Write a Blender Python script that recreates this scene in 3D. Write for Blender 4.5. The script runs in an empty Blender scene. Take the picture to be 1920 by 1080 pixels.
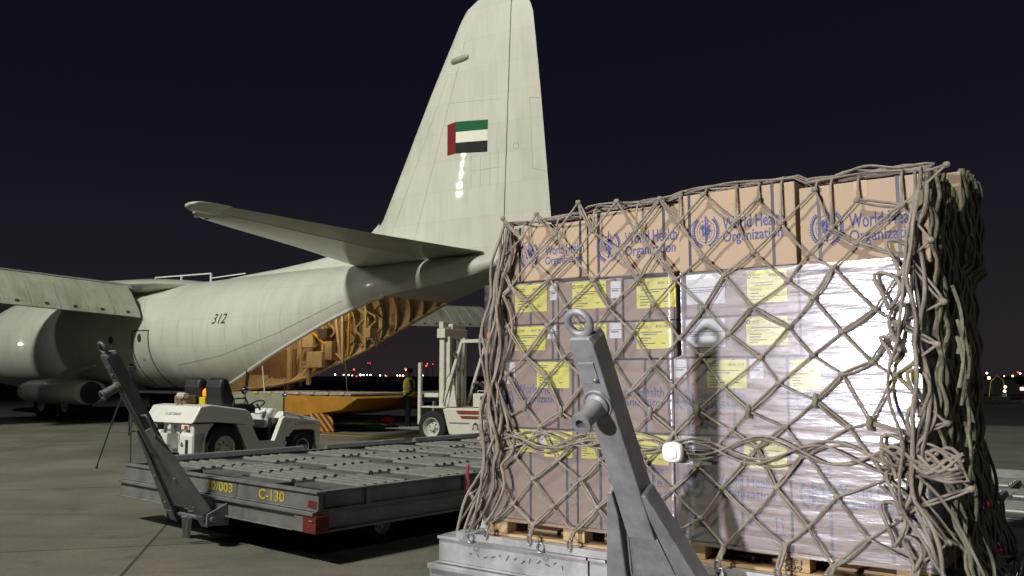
import bpy, bmesh, math, random
import numpy as np
from mathutils import Vector, Matrix
random.seed(7)
PI = math.pi
SC = bpy.context.scene
COL = SC.collection
# ------------------------------------------------------------------ camera
CAMH = 1.55
cam = bpy.data.objects.new('camera', bpy.data.cameras.new('camera')); COL.objects.link(cam)
cam.data.sensor_width = 36; cam.data.lens = 30; cam.data.clip_end = 4000; cam.data.clip_start = 0.05
cam.location = (0, 0, CAMH); cam.rotation_euler = (PI/2 + math.atan(165/1600), 0, 0)
SC.camera = cam
# ------------------------------------------------------------------ night sky
wd = bpy.data.worlds.new('World'); SC.world = wd; wd.use_nodes = True
nt = wd.node_tree; nt.nodes.clear()
wo = nt.nodes.new('ShaderNodeOutputWorld'); bg = nt.nodes.new('ShaderNodeBackground')
sky = nt.nodes.new('ShaderNodeTexSky'); sky.sky_type = 'NISHITA'; sky.sun_disc = False
sky.sun_elevation = math.radians(-4); sky.sun_rotation = math.radians(70)
tc = nt.nodes.new('ShaderNodeTexCoord'); sp = nt.nodes.new('ShaderNodeSeparateXYZ')
rp = nt.nodes.new('ShaderNodeValToRGB')
rp.color_ramp.elements[0].position = 0.0; rp.color_ramp.elements[0].color = (0.0210, 0.0158, 0.0175, 1)
rp.color_ramp.elements[1].position = 0.55; rp.color_ramp.elements[1].color = (0.0030, 0.0034, 0.0086, 1)
e = rp.color_ramp.elements.new(0.12); e.color = (0.0115, 0.0096, 0.0150, 1)
e = rp.color_ramp.elements.new(0.28); e.color = (0.0050, 0.0052, 0.0116, 1)
sc_ = nt.nodes.new('ShaderNodeVectorMath'); sc_.operation = 'SCALE'; sc_.inputs[3].default_value = 0.02
ad = nt.nodes.new('ShaderNodeVectorMath'); ad.operation = 'ADD'
L = nt.links.new
L(tc.outputs['Generated'], sp.inputs[0]); L(sp.outputs['Z'], rp.inputs[0])
L(sky.outputs[0], sc_.inputs[0]); L(sc_.outputs[0], ad.inputs[0]); L(rp.outputs[0], ad.inputs[1])
L(ad.outputs[0], bg.inputs[0]); bg.inputs[1].default_value = 1.0; L(bg.outputs[0], wo.inputs[0])
# ------------------------------------------------------------------ exposure
vs = SC.view_settings; vs.view_transform = 'Standard'; vs.look = 'None'; vs.exposure = 0; vs.gamma = 1
SC.cycles.max_bounces = 8; SC.cycles.transparent_max_bounces = 16
SC.cycles.caustics_reflective = False; SC.cycles.caustics_refractive = False
SC.cycles.sample_clamp_indirect = 4
# key powers of the apron floodlights, tuned here
P_BEHIND, P_LEFT, P_STAND, P_BAY = 24000, 1500, 2150, 110

# ================================================================== materials
MATS = {}
def M(name, col, rough=.5, metal=0, var=.15, scale=5, bump=0, bscale=60, coat=0, stretch=(1,1,1), dirt=0, dirtcol=(.06,.05,.04), spec=.5, coatr=.12, panels=False):
    m = bpy.data.materials.new(name); m.use_nodes = True; n = m.node_tree; b = n.nodes['Principled BSDF']; k = n.links.new
    t = n.nodes.new('ShaderNodeTexCoord'); mp = n.nodes.new('ShaderNodeMapping'); mp.inputs['Scale'].default_value = stretch
    k(t.outputs['Object'], mp.inputs[0])
    no = n.nodes.new('ShaderNodeTexNoise'); no.inputs['Scale'].default_value = scale; no.inputs['Detail'].default_value = 7; no.inputs['Roughness'].default_value = .62
    k(mp.outputs[0], no.inputs['Vector'])
    r = n.nodes.new('ShaderNodeValToRGB'); r.color_ramp.elements[0].position = .3; r.color_ramp.elements[1].position = .7
    r.color_ramp.elements[0].color = tuple(c*(1-var) for c in col)+(1,); r.color_ramp.elements[1].color = tuple(min(1, c*(1+var)) for c in col)+(1,)
    k(no.outputs[0], r.inputs[0]); src = r.outputs[0]
    if dirt:
        n2 = n.nodes.new('ShaderNodeTexNoise'); n2.inputs['Scale'].default_value = scale*.45; n2.inputs['Detail'].default_value = 9; n2.inputs['Roughness'].default_value = .7
        k(mp.outputs[0], n2.inputs['Vector'])
        r2 = n.nodes.new('ShaderNodeMapRange'); r2.inputs[1].default_value = .48; r2.inputs[2].default_value = .75; r2.inputs[4].default_value = dirt
        k(n2.outputs[0], r2.inputs[0])
        mx = n.nodes.new('ShaderNodeMix'); mx.data_type = 'RGBA'; mx.inputs[7].default_value = dirtcol+(1,)
        k(r2.outputs[0], mx.inputs[0]); k(src, mx.inputs[6]); src = mx.outputs[2]
    if panels:      # sheet-metal panels: slight tone steps and seam lines
        sx = n.nodes.new('ShaderNodeSeparateXYZ'); cx = n.nodes.new('ShaderNodeCombineXYZ'); k(t.outputs['Object'], sx.inputs[0]); k(sx.outputs[0], cx.inputs[0]); k(sx.outputs[2], cx.inputs[1])
        br = n.nodes.new('ShaderNodeTexBrick'); br.inputs['Scale'].default_value = 1; br.inputs['Brick Width'].default_value = 1.55; br.inputs['Row Height'].default_value = .82; br.inputs['Mortar Size'].default_value = .006; br.inputs['Mortar Smooth'].default_value = .6
        br.inputs['Color1'].default_value = (1,1,1,1); br.inputs['Color2'].default_value = (.90,.90,.89,1); br.inputs['Mortar'].default_value = (.74,.73,.70,1); k(cx.outputs[0], br.inputs['Vector'])
        g = n.nodes.new('ShaderNodeMix'); g.data_type = 'RGBA'; g.blend_type = 'MULTIPLY'; g.inputs[0].default_value = .8; k(src, g.inputs[6]); k(br.outputs[0], g.inputs[7]); src = g.outputs[2]
        mp3 = n.nodes.new('ShaderNodeMapping'); mp3.inputs['Scale'].default_value = (5,5,.35); k(t.outputs['Object'], mp3.inputs[0])      # rain and soot streaks
        n4 = n.nodes.new('ShaderNodeTexNoise'); n4.inputs['Scale'].default_value = 1.6; n4.inputs['Detail'].default_value = 6; k(mp3.outputs[0], n4.inputs['Vector'])
        r4 = n.nodes.new('ShaderNodeMapRange'); r4.inputs[1].default_value = .52; r4.inputs[2].default_value = .78; r4.inputs[4].default_value = .15; k(n4.outputs[0], r4.inputs[0])
        m4 = n.nodes.new('ShaderNodeMix'); m4.data_type = 'RGBA'; m4.inputs[7].default_value = (.36,.34,.28,1); k(r4.outputs[0], m4.inputs[0]); k(src, m4.inputs[6]); src = m4.outputs[2]
    k(src, b.inputs['Base Color'])
    rr = n.nodes.new('ShaderNodeMapRange'); rr.inputs[3].default_value = max(.02, rough*.8); rr.inputs[4].default_value = min(1, rough*1.25)
    k(no.outputs[0], rr.inputs[0]); k(rr.outputs[0], b.inputs['Roughness'])
    b.inputs['Metallic'].default_value = metal; b.inputs['Coat Weight'].default_value = coat; b.inputs['Coat Roughness'].default_value = coatr
    b.inputs['Specular IOR Level'].default_value = spec
    if bump:
        n3 = n.nodes.new('ShaderNodeTexNoise'); n3.inputs['Scale'].default_value = bscale; n3.inputs['Detail'].default_value = 4
        k(mp.outputs[0], n3.inputs['Vector'])
        bp = n.nodes.new('ShaderNodeBump'); bp.inputs['Strength'].default_value = bump; bp.inputs['Distance'].default_value = .01
        k(n3.outputs[0], bp.inputs['Height']); k(bp.outputs[0], b.inputs['Normal']); k(bp.outputs[0], b.inputs['Coat Normal'])
    MATS[name] = m; return m
def EM(name, col, st):
    m = bpy.data.materials.new(name); m.use_nodes = True; b = m.node_tree.nodes['Principled BSDF']
    b.inputs['Base Color'].default_value = col+(1,); b.inputs['Emission Color'].default_value = col+(1,); b.inputs['Emission Strength'].default_value = st
    MATS[name] = m; return m
M('aircraft_paint', (.69,.69,.63), .50, var=.05, scale=1.4, dirt=.22, dirtcol=(.30,.29,.22), coat=.45, stretch=(2.2,.5,.5), bump=.12, bscale=2.2, spec=.3, coatr=.03, panels=True)
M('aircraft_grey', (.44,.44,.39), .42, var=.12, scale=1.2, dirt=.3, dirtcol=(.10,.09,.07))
M('flap_paint', (.44,.44,.37), .45, var=.15, scale=1.6, dirt=.55, dirtcol=(.06,.055,.05), stretch=(.6,2,1))
M('seam', (.07,.065,.055), .7)
M('faint_seam', (.42,.41,.33), .6)
M('bay_tan', (.36,.30,.21), .6, var=.2, scale=4, dirt=.4, dirtcol=(.10,.07,.04))
M('bay_rib', (.48,.41,.29), .5, var=.15)
M('bay_red', (.22,.14,.09), .65, var=.2, dirt=.4)
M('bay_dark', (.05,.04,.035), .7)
M('strut_yellow', (.62,.36,.03), .45)
M('flag_red', (.20,.015,.015), .5, var=.05, spec=.2); M('flag_green', (.012,.12,.05), .5, var=.05, spec=.2)
M('flag_white', (.78,.78,.68), .3, var=.03); M('flag_black', (.01,.01,.01), .4, var=.05, spec=.2)
M('number_black', (.02,.02,.02), .5)
M('rubber', (.018,.018,.018), .85, var=.3, scale=14, bump=.3, bscale=90)
M('rim_white', (.60,.60,.56), .45, var=.12, dirt=.35, scale=9)
M('truck_white', (.80,.80,.78), .35, var=.05, scale=3, dirt=.25, dirtcol=(.32,.29,.24), coat=.25)
M('lift_cream', (.70,.69,.62), .42, var=.08, scale=3, dirt=.35, dirtcol=(.25,.22,.16))
M('black_plastic', (.022,.022,.024), .5, var=.25)
M('dark_interior', (.012,.012,.012), .8)
M('stripe_red', (.23,.045,.025), .5); M('label_red', (.17,.022,.02), .5, var=.25, scale=20, dirt=.3)
M('amber', (.75,.20,.02), .2, coat=.6); M('lens_red', (.45,.03,.02), .25)
M('yellow_plastic', (.60,.50,.03), .5)
M('chrome', (.7,.7,.7), .12, 1)
M('steel', (.36,.36,.38), .45, .75, var=.22, scale=6, dirt=.45, dirtcol=(.10,.085,.07), bump=.15, bscale=45)
M('arm_paint', (.29,.29,.315), .48, .25, var=.22, scale=9, dirt=.6, dirtcol=(.13,.105,.085), bump=.12, bscale=55)
M('arm_old', (.165,.165,.165), .55, .25, var=.2, scale=5, dirt=.5, dirtcol=(.06,.055,.05), bump=.2, bscale=55)
M('dolly_grey', (.255,.255,.258), .5, .35, var=.22, scale=4, dirt=.55, dirtcol=(.09,.08,.065), bump=.18, bscale=40)
M('galvanised', (.47,.47,.49), .42, .45, var=.28, scale=5, dirt=.4, dirtcol=(.20,.18,.16), bump=.15, bscale=30)
M('roller', (.26,.258,.25), .45, .4, var=.2, scale=8, dirt=.35)
M('deck_grey', (.145,.145,.148), .6, .3, var=.3, scale=5, dirt=.5)
M('deck_dark', (.075,.072,.068), .7, .2, var=.25, dirt=.3)
M('paint_yellow', (.62,.50,.03), .6, var=.2, scale=14)
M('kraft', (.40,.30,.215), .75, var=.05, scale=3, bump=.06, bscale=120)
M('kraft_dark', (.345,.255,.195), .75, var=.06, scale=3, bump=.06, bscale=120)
M('kraft_edge', (.30,.19,.115), .8, var=.1)
M('tape', (.50,.36,.22), .25, coat=.5)
M('strap', (.055,.055,.075), .4, var=.1)
M('ink_blue', (.075,.085,.24), .7, var=.12, scale=30)
M('ink_black', (.05,.05,.05), .7); M('ink_red', (.42,.10,.08), .7)
M('label_yellow', (.80,.77,.13), .55, var=.03); M('label_white', (.78,.78,.80), .55, var=.03)
M('rope', (.275,.24,.205), .9, var=.35, scale=9, bump=.7, bscale=230, dirt=.3, dirtcol=(.13,.11,.09))
M('rope_green', (.21,.20,.14), .9, var=.3, scale=18, bump=.7, bscale=230, dirt=.35, dirtcol=(.06,.055,.04))
M('rope_red', (.16,.02,.04), .85)
M('wood', (.45,.31,.17), .75, var=.2, scale=7, stretch=(1,8,8), bump=.25, bscale=30, dirt=.25)
M('white_plastic', (.80,.80,.74), .4)
M('vest_yellow', (.62,.66,.05), .7); M('reflective', (.65,.65,.62), .35)
M('cloth_dark', (.02,.02,.025), .9, var=.3); M('skin', (.22,.12,.075), .6); M('hair', (.012,.01,.01), .7)
M('cap_white', (.6,.6,.58), .7); M('bag_red', (.40,.03,.03), .75, var=.2); M('bag_green', (.02,.13,.05), .75, var=.2)
M('ramp_green', (.30,.31,.22), .5, var=.15, scale=3, dirt=.35); M('ramp_warm_lit', (.42,.20,.02), .55, var=.15, scale=3, dirt=.4, dirtcol=(.16,.07,.01))  # toe colour carries the warm light on the ramp's underside
M('concrete_far', (.30,.29,.27), .8); M('mast_grey', (.3,.3,.3), .5, .5); M('far_dark', (.03,.03,.032), .8)
EM('lamp_white', (1,.93,.82), 9); EM('lamp_warm', (1,.62,.25), 7); EM('lamp_red', (1,.06,.04), 5); EM('lamp_blue', (.5,.65,1), 4)
EM('bay_lamp', (1,.75,.4), 14); EM('flood_lens', (1,.97,.88), 12); EM('beacon_red', (1,.12,.03), 3); EM('beacon_amber', (1,.33,.03), .55); EM('light_bar', (1,.35,.26), 5)
EM('wing_light', (1,.8,.6), 8)

# ---- ground concrete with slab joints, stains
def ground_mat(name, base, joints):
    m = bpy.data.materials.new(name); m.use_nodes = True; n = m.node_tree; b = n.nodes['Principled BSDF']; k = n.links.new
    t = n.nodes.new('ShaderNodeTexCoord')
    def noise(s, d=8, r=.6):
        q = n.nodes.new('ShaderNodeTexNoise'); q.inputs['Scale'].default_value = s; q.inputs['Detail'].default_value = d; q.inputs['Roughness'].default_value = r
        k(t.outputs['Object'], q.inputs['Vector']); return q.outputs[0]
    r = n.nodes.new('ShaderNodeValToRGB'); r.color_ramp.elements[0].position = .34; r.color_ramp.elements[1].position = .68
    r.color_ramp.elements[0].color = tuple(c*.68 for c in base)+(1,); r.color_ramp.elements[1].color = tuple(c*1.22 for c in base)+(1,)
    k(noise(.55), r.inputs[0])
    f = n.nodes.new('ShaderNodeMix'); f.data_type = 'RGBA'; f.blend_type = 'MULTIPLY'; f.inputs[0].default_value = .55
    r2 = n.nodes.new('ShaderNodeValToRGB'); r2.color_ramp.elements[0].position = .3; r2.color_ramp.elements[0].color = (.45,.45,.45,1); r2.color_ramp.elements[1].position = .7
    k(noise(24, 5, .7), r2.inputs[0]); k(r.outputs[0], f.inputs[6]); k(r2.outputs[0], f.inputs[7])
    src = f.outputs[2]
    if joints:
        mp = n.nodes.new('ShaderNodeMapping'); mp.inputs['Rotation'].default_value = (0,0,math.radians(-14)); mp.inputs['Location'].default_value = (1.3, .6, 0)
        k(t.outputs['Object'], mp.inputs[0])
        br = n.nodes.new('ShaderNodeTexBrick'); br.offset = 0; br.inputs['Scale'].default_value = 1; br.inputs['Brick Width'].default_value = 4.6; br.inputs['Row Height'].default_value = 4.6
        br.inputs['Mortar Size'].default_value = .016; br.inputs['Mortar Smooth'].default_value = .3
        br.inputs['Color1'].default_value = (1,1,1,1); br.inputs['Color2'].default_value = (.84,.84,.84,1); br.inputs['Mortar'].default_value = (.28,.27,.25,1)
        k(mp.outputs[0], br.inputs['Vector'])
        g = n.nodes.new('ShaderNodeMix'); g.data_type = 'RGBA'; g.blend_type = 'MULTIPLY'; g.inputs[0].default_value = 1
        k(src, g.inputs[6]); k(br.outputs[0], g.inputs[7]); src = g.outputs[2]
    if joints:      # oil spots and tyre marks
        v = n.nodes.new('ShaderNodeTexNoise'); v.inputs['Scale'].default_value = 1.7; v.inputs['Detail'].default_value = 3; k(t.outputs['Object'], v.inputs['Vector'])
        vr = n.nodes.new('ShaderNodeMapRange'); vr.inputs[1].default_value = .62; vr.inputs[2].default_value = .72; vr.inputs[4].default_value = .45; k(v.outputs[0], vr.inputs[0])
        mt = n.nodes.new('ShaderNodeMapping'); mt.inputs['Rotation'].default_value = (0,0,.75); mt.inputs['Scale'].default_value = (.12,2.6,1); k(t.outputs['Object'], mt.inputs[0])
        tn = n.nodes.new('ShaderNodeTexNoise'); tn.inputs['Scale'].default_value = 1.5; tn.inputs['Detail'].default_value = 5; k(mt.outputs[0], tn.inputs['Vector'])
        tr_ = n.nodes.new('ShaderNodeMapRange'); tr_.inputs[1].default_value = .55; tr_.inputs[2].default_value = .72; tr_.inputs[4].default_value = .40; k(tn.outputs[0], tr_.inputs[0])
        for fac in (vr.outputs[0], tr_.outputs[0]):
            mm = n.nodes.new('ShaderNodeMix'); mm.data_type = 'RGBA'; mm.inputs[7].default_value = (.055,.05,.045,1); k(fac, mm.inputs[0]); k(src, mm.inputs[6]); src = mm.outputs[2]
    k(src, b.inputs['Base Color']); b.inputs['Roughness'].default_value = .82
    bp = n.nodes.new('ShaderNodeBump'); bp.inputs['Strength'].default_value = .25; bp.inputs['Distance'].default_value = .01
    k(noise(70, 4), bp.inputs['Height']); k(bp.outputs[0], b.inputs['Normal'])
    MATS[name] = m
ground_mat('apron_concrete', (.195,.178,.148), True)
ground_mat('unlit_asphalt', (.035,.034,.034), False)  # asphalt toned near black, the unlit distance put into its colour
# ---- hazard stripes (flat print)
def stripe_mat():
    m = bpy.data.materials.new('hazard'); m.use_nodes = True; n = m.node_tree; b = n.nodes['Principled BSDF']; k = n.links.new
    t = n.nodes.new('ShaderNodeTexCoord'); mp = n.nodes.new('ShaderNodeMapping'); mp.inputs['Rotation'].default_value = (0, math.radians(35), 0)
    w = n.nodes.new('ShaderNodeTexWave'); w.inputs['Scale'].default_value = 2.6; w.wave_profile = 'SIN'
    r = n.nodes.new('ShaderNodeValToRGB'); r.color_ramp.interpolation = 'CONSTANT'; r.color_ramp.elements[1].position = .5
    r.color_ramp.elements[0].color = (.10,.03,.012,1); r.color_ramp.elements[1].color = (.55,.26,.03,1)
    k(t.outputs['Object'], mp.inputs[0]); k(mp.outputs[0], w.inputs[0]); k(w.outputs[0], r.inputs[0]); k(r.outputs[0], b.inputs['Base Color']); b.inputs['Roughness'].default_value = .6
    MATS['hazard'] = m
stripe_mat()
# ---- stretch film: thin clear layers, horizontal wrinkles
def film_mat(name, milk, gloss):
    m = bpy.data.materials.new(name); m.use_nodes = True; n = m.node_tree; n.nodes.clear(); k = n.links.new
    out = n.nodes.new('ShaderNodeOutputMaterial'); t = n.nodes.new('ShaderNodeTexCoord')
    mp = n.nodes.new('ShaderNodeMapping'); mp.inputs['Scale'].default_value = (2.6, 2.6, 15)
    k(t.outputs['Object'], mp.inputs[0])
    a = n.nodes.new('ShaderNodeTexNoise'); a.inputs['Scale'].default_value = 2.2; a.inputs['Detail'].default_value = 3; k(mp.outputs[0], a.inputs[0])
    mp2 = n.nodes.new('ShaderNodeMapping'); mp2.inputs['Scale'].default_value = (9, 9, 3); k(t.outputs['Object'], mp2.inputs[0])
    c = n.nodes.new('ShaderNodeTexNoise'); c.inputs['Scale'].default_value = 2; c.inputs['Detail'].default_value = 1.5; k(mp2.outputs[0], c.inputs[0])
    ax = n.nodes.new('ShaderNodeMath'); ax.operation = 'MULTIPLY_ADD'; ax.inputs[1].default_value = .10; k(c.outputs[0], ax.inputs[0]); k(a.outputs[0], ax.inputs[2])
    bp = n.nodes.new('ShaderNodeBump'); bp.inputs['Strength'].default_value = .24; bp.inputs['Distance'].default_value = .012; k(ax.outputs[0], bp.inputs['Height'])
    gl = n.nodes.new('ShaderNodeBsdfGlossy'); gl.inputs['Roughness'].default_value = .19; gl.inputs['Color'].default_value = (.90,.92,1,1); k(bp.outputs[0], gl.inputs['Normal'])
    gl2 = n.nodes.new('ShaderNodeBsdfGlossy'); gl2.inputs['Roughness'].default_value = .41; gl2.inputs['Color'].default_value = (.84,.86,1,1); k(bp.outputs[0], gl2.inputs['Normal'])
    gm = n.nodes.new('ShaderNodeMixShader'); gm.inputs[0].default_value = .6; k(gl.outputs[0], gm.inputs[1]); k(gl2.outputs[0], gm.inputs[2])
    tr = n.nodes.new('ShaderNodeBsdfTransparent'); tr.inputs[0].default_value = (.96,.96,.97,1)
    df = n.nodes.new('ShaderNodeBsdfDiffuse'); df.inputs[0].default_value = (.75,.74,.82,1)
    mr = n.nodes.new('ShaderNodeMapRange'); mr.inputs[1].default_value = .35; mr.inputs[2].default_value = .7; mr.inputs[3].default_value = milk*.5; mr.inputs[4].default_value = milk*1.6
    k(a.outputs[0], mr.inputs[0])
    m1 = n.nodes.new('ShaderNodeMixShader'); k(mr.outputs[0], m1.inputs[0]); k(tr.outputs[0], m1.inputs[1]); k(df.outputs[0], m1.inputs[2])
    fr = n.nodes.new('ShaderNodeFresnel'); fr.inputs[0].default_value = 1.5
    fm = n.nodes.new('ShaderNodeMath'); fm.operation = 'MULTIPLY_ADD'; fm.inputs[1].default_value = .6; fm.inputs[2].default_value = gloss; k(fr.outputs[0], fm.inputs[0])
    m2 = n.nodes.new('ShaderNodeMixShader'); k(fm.outputs[0], m2.inputs[0]); k(m1.outputs[0], m2.inputs[1]); k(gm.outputs[0], m2.inputs[2])
    k(m2.outputs[0], out.inputs[0]); MATS[name] = m
film_mat('stretch_film', .05, .08)
film_mat('stretch_film_thick', .075, .105)

# ================================================================== mesh helpers
class MB:
    def __init__(s): s.V = []; s.F = []
    def add(s, V, F):
        o = len(s.V); s.V += [tuple(v) for v in V]; s.F += [tuple(i+o for i in f) for f in F]; return s
    def box(s, x0, x1, y0, y1, z0, z1):
        return s.add([(x0,y0,z0),(x1,y0,z0),(x1,y1,z0),(x0,y1,z0),(x0,y0,z1),(x1,y0,z1),(x1,y1,z1),(x0,y1,z1)],
                     [(0,3,2,1),(4,5,6,7),(0,1,5,4),(1,2,6,5),(2,3,7,6),(3,0,4,7)])
    def bar(s, p, q, w, h, up=(0,0,1)):
        p = Vector(p); q = Vector(q); d = (q-p).normalized(); up = Vector(up)
        sd = d.cross(up)
        if sd.length < 1e-4: sd = d.cross(Vector((1,0,0)))
        sd.normalize(); u2 = sd.cross(d); a = sd*(w/2); b = u2*(h/2)
        V = [p-a-b, p+a-b, p+a+b, p-a+b, q-a-b, q+a-b, q+a+b, q-a+b]
        return s.add(V, [(0,3,2,1),(4,5,6,7),(0,1,5,4),(1,2,6,5),(2,3,7,6),(3,0,4,7)])
    def tube(s, pts, r, n=6, closed=False):
        P = [Vector(p) for p in pts]; m = len(P); base = len(s.V)
        nor = None
        for i in range(m):
            a = P[(i-1) % m] if (closed or i > 0) else P[i]; b = P[(i+1) % m] if (closed or i < m-1) else P[i]
            d = (b-a)
            d = d.normalized() if d.length > 1e-9 else Vector((0,0,1))
            if nor is None:
                nor = d.cross(Vector((0,0,1)))
                if nor.length < .1: nor = d.cross(Vector((1,0,0)))
            nor = nor - d*nor.dot(d)
            if nor.length < 1e-6: nor = d.orthogonal()
            nor.normalize(); bi = d.cross(nor); rr = r[i] if isinstance(r, (list, tuple)) else r
            for j in range(n):
                an = 2*PI*j/n; s.V.append(tuple(P[i] + nor*(math.cos(an)*rr) + bi*(math.sin(an)*rr)))
        for i in range(m if closed else m-1):
            for j in range(n):
                i2 = (i+1) % m
                s.F.append((base+i*n+j, base+i*n+(j+1) % n, base+i2*n+(j+1) % n, base+i2*n+j))
        if not closed:
            s.F.append(tuple(base+j for j in range(n))[::-1]); s.F.append(tuple(base+(m-1)*n+j for j in range(n)))
        return s
    def cyl(s, p, q, r, r2=None, n=20):
        return s.tube([p, q], [r, r if r2 is None else r2], n)
    def lathe(s, prof, c, ax, n=28):
        c = Vector(c); ax = Vector(ax).normalized(); a = ax.orthogonal().normalized(); b = ax.cross(a); base = len(s.V)
        for r, h in prof:
            for j in range(n):
                t = 2*PI*j/n; s.V.append(tuple(c + ax*h + a*(r*math.cos(t)) + b*(r*math.sin(t))))
        for i in range(len(prof)-1):
            for j in range(n):
                s.F.append((base+i*n+j, base+i*n+(j+1) % n, base+(i+1)*n+(j+1) % n, base+(i+1)*n+j))
        if prof[0][0] > 1e-4: s.F.append(tuple(base+j for j in range(n))[::-1])
        if prof[-1][0] > 1e-4: s.F.append(tuple(base+(len(prof)-1)*n+j for j in range(n)))
        return s
    def prism(s, out, a, b, ax='y'):
        f = {'y': lambda p, t: (p[0], t, p[1]), 'x': lambda p, t: (t, p[0], p[1]), 'z': lambda p, t: (p[0], p[1], t)}[ax]
        n = len(out); V = [f(p, a) for p in out] + [f(p, b) for p in out]
        return s.add(V, [tuple(range(n)), tuple(range(2*n-1, n-1, -1))] + [(i, i+n, (i+1) % n + n, (i+1) % n) for i in range(n)])
    def loft(s, rings, closed=True, cap=True):
        n = len(rings[0]); base = len(s.V)
        for r in rings: s.V += [tuple(p) for p in r]
        for i in range(len(rings)-1):
            for j in range(n if closed else n-1):
                s.F.append((base+i*n+j, base+i*n+(j+1) % n, base+(i+1)*n+(j+1) % n, base+(i+1)*n+j))
        if cap and closed:
            s.F.append(tuple(base+j for j in range(n))[::-1]); s.F.append(tuple(base+(len(rings)-1)*n+j for j in range(n)))
        return s
    def sphere(s, c, r, n=10, sc=(1,1,1)):
        c = Vector(c); rings = []
        prof = [(max(1e-3, math.sin(PI*i/n)), -math.cos(PI*i/n)) for i in range(n+1)]
        for a, h in prof: rings.append([(c.x+r*sc[0]*a*math.cos(2*PI*j/(2*n)), c.y+r*sc[1]*a*math.sin(2*PI*j/(2*n)), c.z+r*sc[2]*h) for j in range(2*n)])
        return s.loft(rings)
    def strip(s, pts, w, y=0):       # flat line in the XZ plane
        for (x0, z0), (x1, z1) in zip(pts, pts[1:]):
            d = math.hypot(x1-x0, z1-z0)
            if d < 1e-6: continue
            nx, nz = -(z1-z0)/d*w/2, (x1-x0)/d*w/2
            s.add([(x0+nx,y,z0+nz),(x0-nx,y,z0-nz),(x1-nx,y,z1-nz),(x1+nx,y,z1+nz)], [(0,1,2,3)])
        return s
    def map(s, f): s.V = [tuple(f(*v)) for v in s.V]; return s
    def mesh(s, name, smooth=None):
        me = bpy.data.meshes.new(name); me.from_pydata(s.V, [], s.F); me.validate()
        bm = bmesh.new(); bm.from_mesh(me); bmesh.ops.recalc_face_normals(bm, faces=bm.faces[:]); bm.to_mesh(me); bm.free()
        if smooth:
            me.polygons.foreach_set('use_smooth', [True]*len(me.polygons)); me.set_sharp_from_angle(angle=math.radians(smooth))
        return me
    def build(s, name, mat, parent=None, smooth=None, bevel=0):
        me = s.mesh(name, smooth); me.materials.append(MATS[mat])
        o = bpy.data.objects.new(name, me); COL.objects.link(o)
        if parent: o.parent = parent
        if bevel:
            b = o.modifiers.new('bevel', 'BEVEL'); b.width = bevel; b.segments = 2; b.limit_method = 'ANGLE'; b.angle_limit = math.radians(40)
        return o
def tag(o, label=None, cat=None, group=None, kind=None):
    if label: o['label'] = label
    if cat: o['category'] = cat
    if group: o['group'] = group
    if kind: o['kind'] = kind
    return o
def thing(name, label, cat, loc=(0,0,0), rz=0, group=None):
    o = bpy.data.objects.new(name, None); COL.objects.link(o); o.location = loc; o.rotation_euler = (0,0,rz); o.empty_display_size = .2
    return tag(o, label, cat, group)
_tc = {}
def text_geo(txt, size, bold=0.0):
    key = (txt, bold)
    if key not in _tc:
        cu = bpy.data.curves.new('t', 'FONT'); cu.body = txt; cu.size = 1; cu.offset = bold; cu.resolution_u = 3
        ob = bpy.data.objects.new('t', cu); me = bpy.data.meshes.new_from_object(ob)
        V = [(v.co.x, v.co.y) for v in me.vertices]; F = [tuple(p.vertices) for p in me.polygons]
        bpy.data.objects.remove(ob); bpy.data.meshes.remove(me); bpy.data.curves.remove(cu); _tc[key] = (V, F)
    V, F = _tc[key]; return [(x*size, y*size) for x, y in V], F
def text_mb(txt, x0, z0, width, height, y=0, bold=0.0, mb=None):
    """lettering in the XZ plane filling a box of the given width and height"""
    V, F = text_geo(txt, 1, bold); xs = [v[0] for v in V]; zs = [v[1] for v in V]
    sx = width/(max(xs)-min(xs)); sz = height/(max(zs)-min(zs)); mb = mb or MB()
    return mb.add([(x0+(x-min(xs))*sx, y, z0+(z-min(zs))*sz) for x, z in V], F)
def sm(x, tab, w=.5):
    X = [t[0] for t in tab]; Y = [t[1] for t in tab]
    return float(np.mean([np.interp(x+d*w, X, Y) for d in (-1,-.5,0,.5,1)]))
def lamp(name, loc, target, power, radius, col, angle, blend=.6, parent=None):
    l = bpy.data.lights.new(name, 'SPOT'); l.energy = power; l.shadow_soft_size = radius; l.color = col; l.spot_size = math.radians(angle); l.spot_blend = blend
    o = bpy.data.objects.new(name, l); COL.objects.link(o); o.location = loc
    o.rotation_euler = (Vector(target)-Vector(loc)).to_track_quat('-Z', 'Y').to_euler()
    return o
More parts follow.
